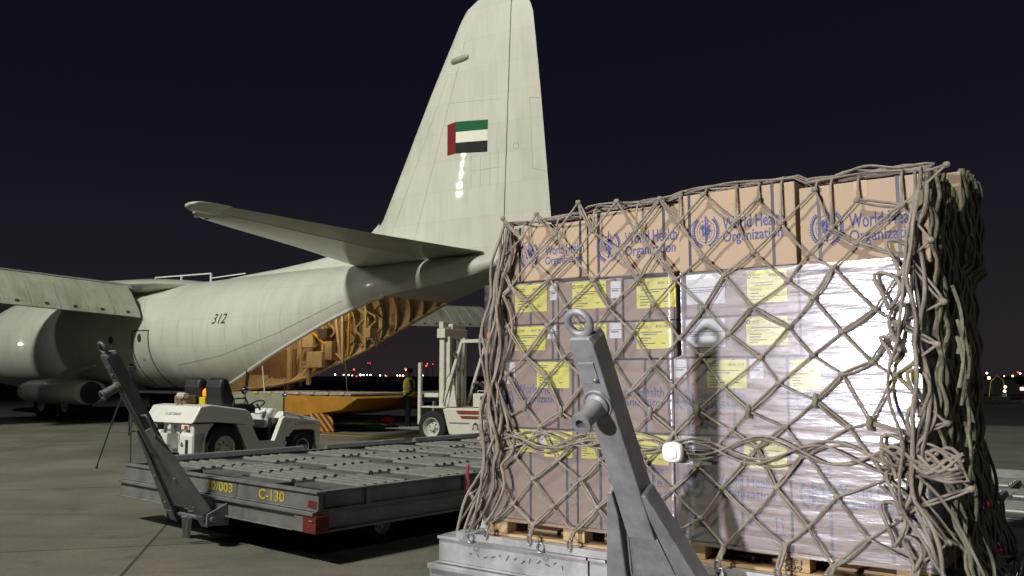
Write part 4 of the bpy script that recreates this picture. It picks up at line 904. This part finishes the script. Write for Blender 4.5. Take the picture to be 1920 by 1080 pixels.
# local x forward, y left (away from viewer); visible side is y=0, body reaches y=1.3
WT = 1.28
def tprism(out, y0, y1, name, mat, bev=.02, par=TR): return MB().prism(out, y0, y1).build(name, mat, par, bevel=bev)
cover = tprism([(-.66,.78),(-.50,1.06),(-.30,1.08),(.40,.985),(.50,.93),(.60,.74),(.60,.70),(.3,.74),(-.2,.79),(-.60,.80)], -.03, WT+.03, 'rear_cover', 'truck_white', .035)
for y0,y1,nm in ((-.0,.10,'side_panel'),(WT-.10,WT,'side_panel')):
    tprism([(-.58,.24),(-.60,.60),(-.60,.77),(-.2,.77),(-.30,.66),(-.40,.45),(-.42,.24)], y0, y1, 'rear_fender', 'truck_white', .02)
    tprism([(.24,.74),(.56,.70),(.72,.43),(1.05,.42),(1.22,.80),(1.27,.83),(2.09,.73),(2.12,.70),(2.13,.42),(2.10,.20),(2.05,.20),(2.01,.52),(1.94,.57),(1.50,.58),(1.42,.52),(1.24,.18),(.52,.19)], y0, y1, nm, 'truck_white', .012)
tprism([(-.62,.24),(-.62,.60),(-.56,.66),(-.35,.66),(-.35,.24)], .0, .36, 'rear_bumper', 'truck_white', .04); tprism([(-.62,.24),(-.62,.60),(-.56,.66),(-.35,.66),(-.35,.24)], .92, WT, 'rear_bumper', 'truck_white', .04)
MB().box(-.50,-.36,.30,.98,.28,.78).build('rear_panel','truck_white',TR,bevel=.02); MB().box(-.35,.5,.12,WT-.12,.3,.8).build('chassis','dark_interior',TR)
MB().box(.45,1.35,.10,WT-.10,.20,.34).build('floor','black_plastic',TR)
MB().box(-.628,-.60,.10,.17,.26,.52).build('rear_vent','dark_interior',TR); MB().lathe([(.035,0),(.035,.02),(.02,.022)],(-.61,.26,.44),(-1,0,0),14).build('reflector','chrome',TR)
for y in (.08,1.02): 
    MB().box(-.64,-.58,y,y+.20,.68,.76).build('tail_light_housing','truck_white',TR,bevel=.012); MB().box(-.652,-.63,y+.02,y+.10,.69,.75).build('tail_light','lens_red',TR,bevel=.008); 
hk = MB().box(-.72,-.50,.54,.74,.36,.62); hk.build('hitch_block','truck_white',TR,bevel=.015); MB().cyl((-.68,.64,.30),(-.68,.64,.72),.03,n=12).build('hitch_pin','chrome',TR,40)
MB().box(-.76,-.66,.50,.78,.40,.44).build('hitch_plate','steel',TR,bevel=.006); MB().box(-.66,-.6,.45,.52,.60,.75).build('hitch_bracket','steel',TR); MB().cyl((-.62,.62,.66),(-.56,.62,.75),.05,n=12).build('work_light','rim_white',TR,40)
tprism([(1.20,.80),(1.27,.86),(1.30,.92),(2.08,.765),(2.10,.72),(1.4,.70)], .06, WT-.06, 'hood', 'truck_white', .03)
tprism([(1.02,.62),(1.05,.86),(1.16,.98),(1.32,.95),(1.35,.70)], .22, WT-.12, 'dashboard', 'truck_white', .04)
MB().box(1.08,1.11,.16,WT-.12,.25,.80).build('firewall','dark_interior',TR)
MB().box(2.05,2.12,.06,WT-.06,.25,.72).build('front_grille','truck_white',TR,bevel=.02); MB().box(1.30,1.42,-.008,.0,.38,.47).build('side_step_opening','dark_interior',TR)
MB().box(1.42,1.98,.02,WT-.02,.30,.56).build('front_chassis','dark_interior',TR)
for y in (.22,.82):     # seats
    s = MB().prism([(.06,1.02),(.02,1.36),(.05,1.49),(.12,1.52),(.20,1.50),(.34,1.16),(.38,1.02)], y-.03, y+.40); s.build('seat_back','black_plastic',TR,bevel=.05)
    MB().prism([(.28,.90),(.28,1.04),(.74,1.07),(.80,1.02),(.80,.90)], y-.02, y+.40).build('seat_cushion','black_plastic',TR,bevel=.04)
    MB().tube([(.28,y-.03,1.02),(.32,y-.035,1.16),(.55,y-.035,1.17),(.60,y-.03,1.08)],.014,8).build('armrest','black_plastic',TR,60)
MB().lathe([(.05,0),(.06,.04),(.055,.10),(.03,.13),(.001,.14)],(.10,.68,1.20),(0,0,1),16).build('amber_beacon','beacon_amber',TR,40); MB().box(.02,.18,.60,.76,1.06,1.19).build('beacon_base','yellow_plastic',TR,bevel=.01)
MB().cyl((-.22,.78,1.22),(-.22,.98,1.22),.05,n=14).build('rear_lamp','rim_white',TR,40); MB().box(-.20,.02,.82,1.15,1.07,1.22).build('tool_box','bay_red',TR,bevel=.02)
MB().tube([(-.42,.60,1.07),(-.40,.64,1.15),(-.30,.70,1.20)],.012,6).build('cable','black_plastic',TR,60); MB().tube([(-.50,.72,.98),(-.44,.66,1.10),(-.40,.78,1.18)],.010,6).build('cable','black_plastic',TR,60)
MB().tube([(1.05+.17*math.cos(t)*.55, .50+.17*math.sin(t), 1.04+.17*math.cos(t)*.4) for t in np.linspace(0,2*PI,24)[:-1]],.015,8,True).build('steering_wheel','black_plastic',TR,60); MB().cyl((1.05,.50,1.04),(1.2,.5,.85),.02,n=8).build('steering_column','black_plastic',TR)
MB().cyl((1.30,.06,.82),(1.30,.06,1.42),.010,n=8).build('mirror_post','black_plastic',TR); MB().sphere((1.28,.03,1.20),.05,8,(.6,1,1)).build('mirror','chrome',TR,60)
MB().cyl((.62,.30,1.02),(.62,.30,1.26),.022,n=10).build('spotlight_post','steel',TR); MB().sphere((.62,.30,1.30),.07,10).build('spotlight','chrome',TR,60)
wheel(TR,(-.0,.10,.36),.37,.24,-1,.205,bolts=6); wheel(TR,(0,WT-.10,.36),.37,.24,1,.205); wheel(TR,(1.70,.09,.265),.27,.20,-1,.155,bolts=5); wheel(TR,(1.70,WT-.09,.265),.27,.20,1,.155)
def tside(txt, x0, x1, z0, h, y=-.003, par=TR, mat='ink_black', skew=0):
    m = text_mb(txt,0,0,x1-x0,h,0,.004); m.map(lambda x,yy,z:(x0+x+skew*z, y, z0+z)).build('painted_lettering',mat,par)
tside('015',1.30,1.42,.715,.042); tside('C-130 CARGO',1.50,1.98,.665,.040)
m = text_mb('C-130 CARGO',0,0,.42,.04,0,.004)      # on the sloping rear of the cover
m.map(lambda x,y,z:(-.66+(z+.13)*.571-.004, .80-x, .80+z+.11)).build('painted_lettering','ink_black',cover)
MB().box(.62,.66,.10,.22,.50,.60).build('paper_tag','label_white',TR)

# ================================================================== forklift
FK = thing('forklift', 'cream forklift with red side stripes and tall mast beside the net', 'forklift', (-1.785,19.63,0), math.radians(90+60))
# local x forward (left in view), y = towards viewer; near side y=0, far side y=-1.15
FW = -1.15
def fb(x0,x1,y0,y1,z0,z1,n,m='lift_cream',b=.012): return MB().box(min(x0,x1),max(x0,x1),min(y0,y1),max(y0,y1),z0,z1).build(n,m,FK,bevel=b)
fb(-.03,-.16,-.16,-.30,.35,2.62,'mast_rail'); fb(-.03,-.16,FW+.16,FW+.30,.35,2.62,'mast_rail'); fb(-.18,-.28,-.22,-.32,.35,2.45,'inner_mast_rail'); fb(-.18,-.28,FW+.22,FW+.32,.35,2.45,'inner_mast_rail')
fb(.0,-.22,-.10,FW+.10,2.42,2.64,'mast_crosshead'); fb(-.04,-.16,-.12,-.34,2.645,2.80,'mast_top_block'); fb(-.04,-.20,-.45,FW+.15,2.645,2.76,'mast_top_block'); fb(-.03,-.17,-.30,FW+.30,.9,1.0,'mast_crossbar'); fb(-.03,-.17,-.30,FW+.30,1.7,1.78,'mast_crossbar')
MB().cyl((-.12,-.58,.5),(-.12,-.58,2.42),.05,n=12).build('lift_cylinder','steel',FK,40); MB().cyl((-.12,-.58,.5),(-.12,-.58,1.5),.07,n=12).build('lift_cylinder','lift_cream',FK,40)
for y in (-.46,-.70): MB().tube([(-.06,y,.8),(-.06,y,2.6)],.022,6).build('lift_chain','seam',FK)
fb(.42,.50,-.06,-.14,.44,1.86,'carriage_bar'); fb(.42,.50,FW+.06,FW+.14,.44,1.86,'carriage_bar'); fb(.42,.47,-.14,FW+.14,.46,.54,'carriage_bar'); fb(.42,.47,-.14,FW+.14,1.12,1.20,'carriage_bar'); fb(.02,.42,-.20,-.28,1.06,1.16,'carriage_arm'); fb(.02,.42,-.20,-.28,.55,.66,'carriage_arm')
for y in (-.25,-.78): MB().prism([(.50,.30),(.50,.95),(.55,.95),(.56,.36),(1.55,.32),(1.55,.30)], y-.06, y+.06).build('fork','steel',FK,bevel=.006)
bd = MB().prism([(-.22,.83),(-.26,.70),(-.40,.24),(-.55,.22),(-1.75,.22),(-1.80,.40),(-2.3,.42),(-2.45,.6),(-2.45,1.0),(-2.2,1.05),(-1.75,.90),(-1.0,.83)], FW+.02, -.02).build('body','lift_cream',FK,bevel=.03)
MB().box(.36,-.30,-.0,-.30,.825,.862).build('fender','lift_cream',FK,bevel=.008); MB().box(.36,-.30,FW,FW+.30,.825,.862).build('fender','lift_cream',FK,bevel=.008)
MB().prism([(-.36,.86),(-.58,.86),(-.52,1.30),(-.48,1.36)], -.06, -.10).build('cowl_gusset','lift_cream',FK)
MB().prism([(-.60,.78),(-.66,.70),(-2.0,.70),(-2.0,.78)], -.018, -.012).build('red_stripe','stripe_red',bd); MB().prism([(-.70,.665),(-.76,.60),(-2.0,.60),(-2.0,.665)], -.018, -.012).build('red_stripe','stripe_red',bd)
MB().box(-.42,-.95,.0,-.03,.50,.52).build('step_plate','galvanised',FK)
for sy in (-.06, FW+.06):
    g = MB(); g.bar((-.20,sy,.86),(-.72,sy,2.32),.06,.07); g.bar((-.70,sy,2.33),(-1.40,sy,2.33),.06,.08); g.bar((-1.38,sy,2.33),(-1.85,sy,.95),.06,.08); g.build('guard_frame','lift_cream',FK,bevel=.008)
for x in (-.72,-.88,-1.04,-1.2,-1.36): MB().bar((x,-.06,2.33),(x,FW+.06,2.33),.04,.04).build('guard_bar','lift_cream',FK)
MB().tube([(-.24,-.03,.95),(-.32,-.03,1.5),(-.44,-.03,1.62),(-.5,-.03,1.55)],.014,6).build('grab_rail','steel',FK,60); MB().sphere((-.58,-.02,2.03),.085,10,(.6,.9,.8)).build('work_lamp','chrome',FK,60)
fb(-.98,-1.45,-.12,-.70,.86,1.16,'battery_box'); MB().tube([(-1.05,-.2,1.16),(-1.07,-.2,1.22),(-1.25,-.2,1.22),(-1.27,-.2,1.16)],.012,6).build('box_handle','lift_cream',FK,60); MB().box(-1.18,-1.32,-.118,-.112,1.02,1.10).build('box_gauge','seam',FK)
MB().box(-1.15,-1.55,-.45,-.85,.84,.98).build('seat_base','black_plastic',FK,bevel=.02); MB().prism([(-1.55,.98),(-1.70,1.55),(-1.62,1.58),(-1.45,.98)],-.45,-.85).build('seat_back','black_plastic',FK,bevel=.03)
MB().tube([(-.80+.14*math.cos(t)*.6,-.62+.16*math.sin(t),1.30+.14*math.cos(t)*.6) for t in np.linspace(0,2*PI,20)[:-1]],.014,6,True).build('steering_wheel','black_plastic',FK,60); MB().cyl((-.80,-.62,1.30),(-.62,-.62,.86),.025,n=8).build('steering_column','black_plastic',FK)
MB().lathe([(.055,0),(.055,.11),(.03,.135),(.001,.14)],(-1.36,-.2,2.39),(0,0,1),14).build('red_beacon','beacon_red',FK,40)
cr = MB().sphere((-1.12,-.012,.42),.05,8,(.9,.1,1.2)); cr.build('crest_shield','rim_white',bd,60)
for dx,dz,mm in ((-.07,.03,'label_red'),(.07,.03,'label_red')): MB().bar((-1.12+dx,-.012,.36),(-1.12+dx*.55,-.012,.50),.012,.02).build('crest_banner',mm,bd)
MB().lathe([(.03,0),(.03,.03),(.01,.04)],(-1.12,-.012,.485),(0,0,1),10).build('crest_top','flag_green',bd)
wheel(FK,(.06,-.13,.38),.385,.28,1,.235,bolts=6); wheel(FK,(.06,FW+.13,.38),.385,.28,-1,.235); wheel(FK,(-1.95,-.16,.27),.27,.2,1,.15); wheel(FK,(-1.95,FW+.16,.27),.27,.2,-1,.15)

# ================================================================== people
def human(name, label, loc, rz, J, topmat, legmat, extra):
    """one continuous skinned body from joints {name:(pos,radius)} and bones"""
    pts, bones = J
    names = list(pts); me = bpy.data.meshes.new(name); me.from_pydata([pts[n][0] for n in names], [(names.index(a),names.index(b)) for a,b in bones], [])
    ob = bpy.data.objects.new(name+'_rig', me); COL.objects.link(ob)
    ob.modifiers.new('skin','SKIN'); 
    if not me.skin_vertices: 
        bm = bmesh.new(); bm.from_mesh(me); bm.verts.layers.skin.verify(); bm.to_mesh(me); bm.free()
    for i,n in enumerate(names): 
        r = pts[n][1]; me.skin_vertices[0].data[i].radius = (r,r) if not isinstance(r,tuple) else r
        me.skin_vertices[0].data[i].use_root = (n == 'pelvis')
    s = ob.modifiers.new('sub','SUBSURF'); s.levels = 2; s.render_levels = 2
    bpy.context.view_layer.update()
    dg = bpy.context.evaluated_depsgraph_get(); m2 = bpy.data.meshes.new_from_object(ob.evaluated_get(dg)); bpy.data.objects.remove(ob)
    for mm in (topmat, legmat, 'skin', 'hair'): m2.materials.append(MATS[mm])
    hd = Vector(pts['head'][0]); hip = pts['pelvis'][0][2]; hands = [Vector(pts[k][0]) for k in pts if k.startswith('hand') or k.startswith('fing')]
    for p in m2.polygons:
        c = p.center; p.use_smooth = True
        if (c-hd).length < .22 and c.z > pts['neck'][0][2]-.02: p.material_index = 2
        elif any((c-h_).length < .06 for h_ in hands): p.material_index = 2
        elif c.z < hip-.02: p.material_index = 1
        else: p.material_index = 0
    o = bpy.data.objects.new(name, m2); COL.objects.link(o); o.location = loc; o.rotation_euler = (0,0,rz); tag(o,label,'person'); extra(o); return o
def base_joints(sit=False):
    P = {'pelvis':((0,0,.95),.135),'waist':((0,0,1.08),.13),'chest':((0,.0,1.30),(.17,.125)),'neck':((0,0,1.50),.058),'chin':((.03,0,1.56),.065),'head':((.02,0,1.64),.092),'crown':((0,0,1.71),.075),'nose':((.115,0,1.62),.016)}
    for s,k in ((1,'l'),(-1,'r')):
        P['sh'+k]=((0,.19*s,1.43),.068); P['el'+k]=((-.02,.25*s,1.14),.045); P['wr'+k]=((.06,.25*s,.90),.032); P['hand'+k]=((.08,.25*s,.83),.034)
        for i in range(4): P['fing%d%s'%(i,k)]=((.075+.012*i,.25*s+.015-.01*i,.745+.008*abs(i-1.5)),.009)
        P['fing4%s'%k]=((.125,.25*s,.80),.010)
        P['hip'+k]=((0,.10*s,.90),.10); P['kn'+k]=((.03,.11*s,.50),.062); P['an'+k]=((0,.12*s,.10),.045); P['to'+k]=((.17,.13*s,.045),.042)
    B=[('pelvis','waist'),('waist','chest'),('chest','neck'),('neck','chin'),('chin','head'),('head','crown'),('head','nose')]
    for k in 'lr':
        B+=[('chest','sh'+k),('sh'+k,'el'+k),('el'+k,'wr'+k),('wr'+k,'hand'+k),('pelvis','hip'+k),('hip'+k,'kn'+k),('kn'+k,'an'+k),('an'+k,'to'+k)]+[('hand'+k,'fing%d%s'%(i,k)) for i in range(5)]
    return P,B
def vest(o):
    rg=[]
    for z,a,b in ((.98,.16,.21),(1.10,.155,.205),(1.25,.165,.225),(1.38,.16,.235),(1.46,.12,.20),(1.50,.085,.12)): rg.append([(a*math.cos(t),b*math.sin(t),z) for t in np.linspace(0,2*PI,25)[:-1]])
    v_=MB().loft(rg,True,False).build('vest','vest_yellow',o,60)
    for z0 in (1.08,1.22): MB().loft([[(k*(.172)*math.cos(t),k*(.232)*math.sin(t),z) for t in np.linspace(0,2*PI,25)[:-1]] for z,k in ((z0,1),(z0+.05,1))],True,False).build('reflective_band','reflective',v_,60)
    MB().sphere((-.01,0,1.70),.108,8,(1,.92,.75)).build('hair','hair',o,60)
P,B = base_joints(); P['wrl']=((.16,.22,.98),.032); P['ell']=((-.05,.27,1.15),.045); P['handl']=((.22,.20,1.0),.034)
for i in range(4): P['fing%dl'%i]=((.29,.215-.012*i,1.0+.006*i),.009)
P['fing4l']=((.25,.16,1.03),.01)
human('person','standing worker in yellow high-visibility vest and dark trousers left of the forklift',(-2.95,24.6,0),math.radians(200),(P,B),'cloth_dark','cloth_dark',vest)
def cap(o):
    c=MB().loft([[(-.0+a*math.cos(t),a*.92*math.sin(t),z) for t in np.linspace(0,2*PI,21)[:-1]] for z,a in ((1.17,.108),(1.22,.105),(1.265,.075),(1.28,.02))]).build('cap','cap_white',o,60)
    MB().prism([(.05,-.085),(.05,.085),(.17,.06),(.20,0),(.17,-.06)],1.165,1.178,'z').build('peak','cap_white',c)
P,B = base_joints()
sh_=-.44
for k in list(P):
    (x,y,z),r = P[k]; P[k]=((x,y,z+sh_),r)
for s,k in ((1,'l'),(-1,'r')):
    P['hip'+k]=((.02,.10*s,.50),.10); P['kn'+k]=((.45,.13*s,.50),.065); P['an'+k]=((.50,.13*s,.09),.048); P['to'+k]=((.66,.13*s,.04),.042)
    P['el'+k]=((.16,.27*s,.74),.046); P['wr'+k]=((.40,.16*s,.83),.034); P['hand'+k]=((.46,.14*s,.85),.036)
    for i in range(4): P['fing%d%s'%(i,k)]=((.53,.14*s+.018-.012*i,.86-.01*i),.009)
    P['fing4'+k]=((.49,.10*s,.88),.010)
lf = Vector((-1.785,19.63,0)) + Matrix.Rotation(math.radians(150),3,'Z') @ Vector((-1.32,-.62,.55))
human('person','dark-clothed driver with pale cap seated in the forklift',tuple(lf),math.radians(150),(P,B),'cloth_dark','cloth_dark',cap)

# ================================================================== small things on the apron
TP = thing('tripod','thin black tripod standing behind the raised tow bar of the empty dolly','tripod',(-6.45,14.55,0),.3)
for k,(x,y) in enumerate(((-.50,.18),(.42,.30),(.10,-.5))):
    l=MB(); l.cyl((x*.12,y*.12,1.45),(x*.6,y*.6,.72),.018,n=8); l.cyl((x*.6,y*.6,.72),(x,y,.03),.012,n=8); l.build('leg','black_plastic',TP); MB().sphere((x,y,.022),.022,6).build('foot','rubber',TP,60)
    MB().cyl((0,0,.62),(x*.6,y*.6,.62),.010,n=6).build('spreader','black_plastic',TP)
MB().cyl((0,0,.55),(0,0,1.62),.017,n=10).build('centre_column','black_plastic',TP); MB().box(-.05,.05,-.04,.04,1.62,1.72).build('head','black_plastic',TP,bevel=.01)
def bag(loc, sx, sy, sz, mat, label, seed):
    rnd=random.Random(seed); g=[]
    for i in range(9):
        q=i/8; k=(max(.02,math.sin(PI*(.04+.92*q))))**.45; g.append([((q-.5)*sx, sy/2*k*math.copysign(abs(math.cos(t))**.8,math.cos(t))*rnd.uniform(.93,1.05), sz/2+sz/2*k*math.copysign(abs(math.sin(t))**.8,math.sin(t))*rnd.uniform(.93,1.05)) for t in np.linspace(0,2*PI,17)[:-1]])
    o=MB().loft(g).build('kit_bag',mat,None,60); o.location=loc; o.rotation_euler=(0,0,.3); tag(o,label,'bag')
    MB().tube([(-.12*sx/.5,0,sz*.95),(-.10*sx/.5,0,sz*1.18),(.10*sx/.5,0,sz*1.18),(.12*sx/.5,0,sz*.95)],.012,6).build('handle','black_plastic',o,60)
bag((-3.95,24.7,0),.62,.34,.18,'bag_green','green kit bag lying on the apron under the aircraft tail',1); bag((-3.45,24.9,0),.4,.3,.16,'bag_green','smaller green kit bag beneath the red bag',2); bag((-3.60,24.85,.17),.40,.3,.22,'bag_red','red kit bag lying on top of the green bags',3)

# ================================================================== far airfield: lights, low buildings, vehicle
def airlight(px, py, d, mat, r, lab, grp):
    x=(px-960)/1600*d; z=CAMH+(705-py)/1600*d
    root=MB().cyl((0,0,0),(0,0,max(.2,z-r)),.10,.06,n=6).build('airfield_light','far_dark',None); root.location=(x,d,0)
    MB().sphere((0,0,z),r*.75,6).build('lamp',mat,root,60); tag(root,lab,'light',grp)
ORD=['first','second','third','fourth','fifth','sixth','seventh','eighth','ninth','tenth','eleventh','twelfth','thirteenth','fourteenth','fifteenth']
for q_,(px,py,r) in enumerate(((630,702.5,.38),(646,703,.25),(655,703,.28),(662,704,.2),(677,703,.42),(683,703,.3),(690,703,.24),(696,703,.34),(714,704,.28),(724,704,.18),(746,704,.26),(751,704,.26),(757,704,.3),(790,704,.24),(794,704,.2))):
    airlight(px,py,300,'lamp_white',r,'white horizon light, %s from the left, between aircraft ramp and forklift mast' % ORD[q_],'white lights along the horizon')
for q_,(px,py,r) in enumerate(((665,693,.36),(670,709,.28),(691,681,.16),(695,681,.16),(726,709,.26),(755,709,.26),(800,686,.36),(802,682,.26),(812,683,.2))):
    airlight(px,min(py,705.5),300,'lamp_red',r,'red horizon light, %s from the left, between aircraft ramp and forklift mast' % ORD[q_],'red lights along the horizon')
airlight(761,692,300,'lamp_red',.45,'red light with bright white flare above the standing worker','lights above the worker'); airlight(763,694,298,'lamp_white',.34,'bright white light beside the red one above the standing worker','lights above the worker')
for px,py,r,mt,lab in ((1846,699.5,.4,'lamp_white','white light on the right horizon nearest the net'),(1894,705,.42,'lamp_warm','amber light on the right horizon'),(1904,698,.28,'lamp_red','red light on the right horizon above the white one'),(1908,700.5,.32,'lamp_white','white light on the right horizon below the red one'),(1919,702,.36,'lamp_white','white light at the right edge of the picture'),(1878,705.2,.25,'lamp_warm','faint amber light on the right horizon')):
    airlight(px,py,300,mt,r,lab,'lights on the right horizon')
# far hangar band at the right
HG = thing('hangar','long low pale hangar roof on the right horizon','building',(118,195,0),math.radians(4))
MB().prism([(-45,0),(-45,.5),(-44,1.0),(45,1.1),(45,0)],-6,6).build('wall','concrete_far',HG)
for i in range(12): MB().box(-43+i*7.2,-38+i*7.2,-6.06,-6.0,.05,.8).build('bay_door','far_dark',HG)
# airport vehicle far right with amber beacon and red-white light bar
TK = thing('service_truck','distant dark service truck with glowing red light bar at the right edge','truck',(33.6,57,0),math.radians(8))
MB().prism([(-2.6,.35),(-2.6,1.35),(-1.0,1.35),(-.7,.95),(2.4,.95),(2.4,.35)],-.9,.9).build('body','far_dark',TK,bevel=.05)
MB().box(-.6,2.35,-.93,-.90,.62,.82).build('light_bar','light_bar',TK)
for x in (-1.8,1.5): wheel(TK,(x,-.85,.35),.35,.22,-1,.2); wheel(TK,(x,.85,.35),.35,.22,1,.2)
MB().lathe([(.09,0),(.09,.12),(.04,.16)],(-2.1,0,1.35),(0,0,1),10).build('beacon','lamp_warm',TK)
BV = thing('beacon_trolley','small dark trolley with a curved amber-lit handle right of the net','trolley',(26.8,47.5,0),0)
MB().box(-.5,.5,-.4,.4,.15,.42).build('trolley_body','far_dark',BV,bevel=.03)
MB().tube([(-.45,0,.42),(-.30,0,1.25),(.05,0,1.55),(.36,0,1.35),(.45,0,.95),(.40,0,.7)],.028,6).build('handle_hoop','strut_yellow',BV,60)
for s_ in (.45,.40): MB().sphere((s_,-.05,.72 if s_ < .42 else .95),.07,8).build('amber_lamp','lamp_warm',BV,60)
for x in (-.35,.35): MB().cyl((x,-.42,.13),(x,-.36,.13),.13,n=14).build('wheel','rubber',BV)

# ================================================================== floodlights behind the camera (out of view)
def flood_mast(loc, h, n, spacing, target, power, col, label, radius=.28, angle=75, row_dir=None):
    m = thing('floodlight_mast', label, 'light mast', loc, 0, 'apron floodlight masts')
    MB().cyl((0,0,0),(0,0,h),.28,.14,n=12).build('pole','mast_grey',m,40)
    t = Vector(target); base = Vector(loc)+Vector((0,0,h)); d = (t-base).normalized(); r = Vector(row_dir).normalized() if row_dir else Vector((d.y,-d.x,0)).normalized()
    MB().bar(-r*(n*spacing/2)+Vector((0,0,h)), r*(n*spacing/2)+Vector((0,0,h)), .15,.2).build('crossarm','mast_grey',m)
    for i in range(n):
        off = r*((i-(n-1)/2)*spacing); c = Vector((0,0,h))+off
        hd = MB().bar(c+d*.05, c+d*.45, .6, .5).build('lamp_head','mast_grey',m); MB().bar(c+d*.45, c+d*.47, .5,.4).build('lens','flood_lens',hd)
        o = lamp('floodlight', Vector(loc)+c+d*.55, target, power/n, radius, col, angle); 
flood_mast((-25,-15,0), 38, 4, 1.4, (-6,22,3), P_BEHIND*4, (1,.985,.85), 'tall floodlight mast behind the photographer, out of the picture', .35, 62)
flood_mast((-35.3,8.3,0), 17, 6, .75, (-3,23,5), P_LEFT*4, (1,.98,.86), 'floodlight mast far to the left, out of the picture', .13, 60, (0,0,1))
flood_mast((34,-26,0), 32, 2, 1.4, (0,14,1), P_BEHIND*.22, (1,.93,.78), 'floodlight mast far behind to the right, out of the picture', .35, 62)
# floodlight on a stand to the left of the photographer
FS = thing('floodlight_stand','portable floodlight on a stand left of the photographer, out of the picture','floodlight',(-4.3,-2.01,0),0)
MB().cyl((0,0,0),(0,0,1.8),.025,n=8).build('stand','black_plastic',FS)
for a in (0,2.1,4.2): MB().cyl((0,0,.5),(.5*math.cos(a),.5*math.sin(a),.01),.015,n=6).build('leg','black_plastic',FS)
MB().box(-.2,.2,-.28,-.12,1.78,2.08).build('lamp_head','mast_grey',FS,bevel=.02)
lamp('stand_floodlight',(-4.20,-1.90,1.93),(1.1,4.6,1.55),P_STAND,.11,(1,.955,.97),34,.5)
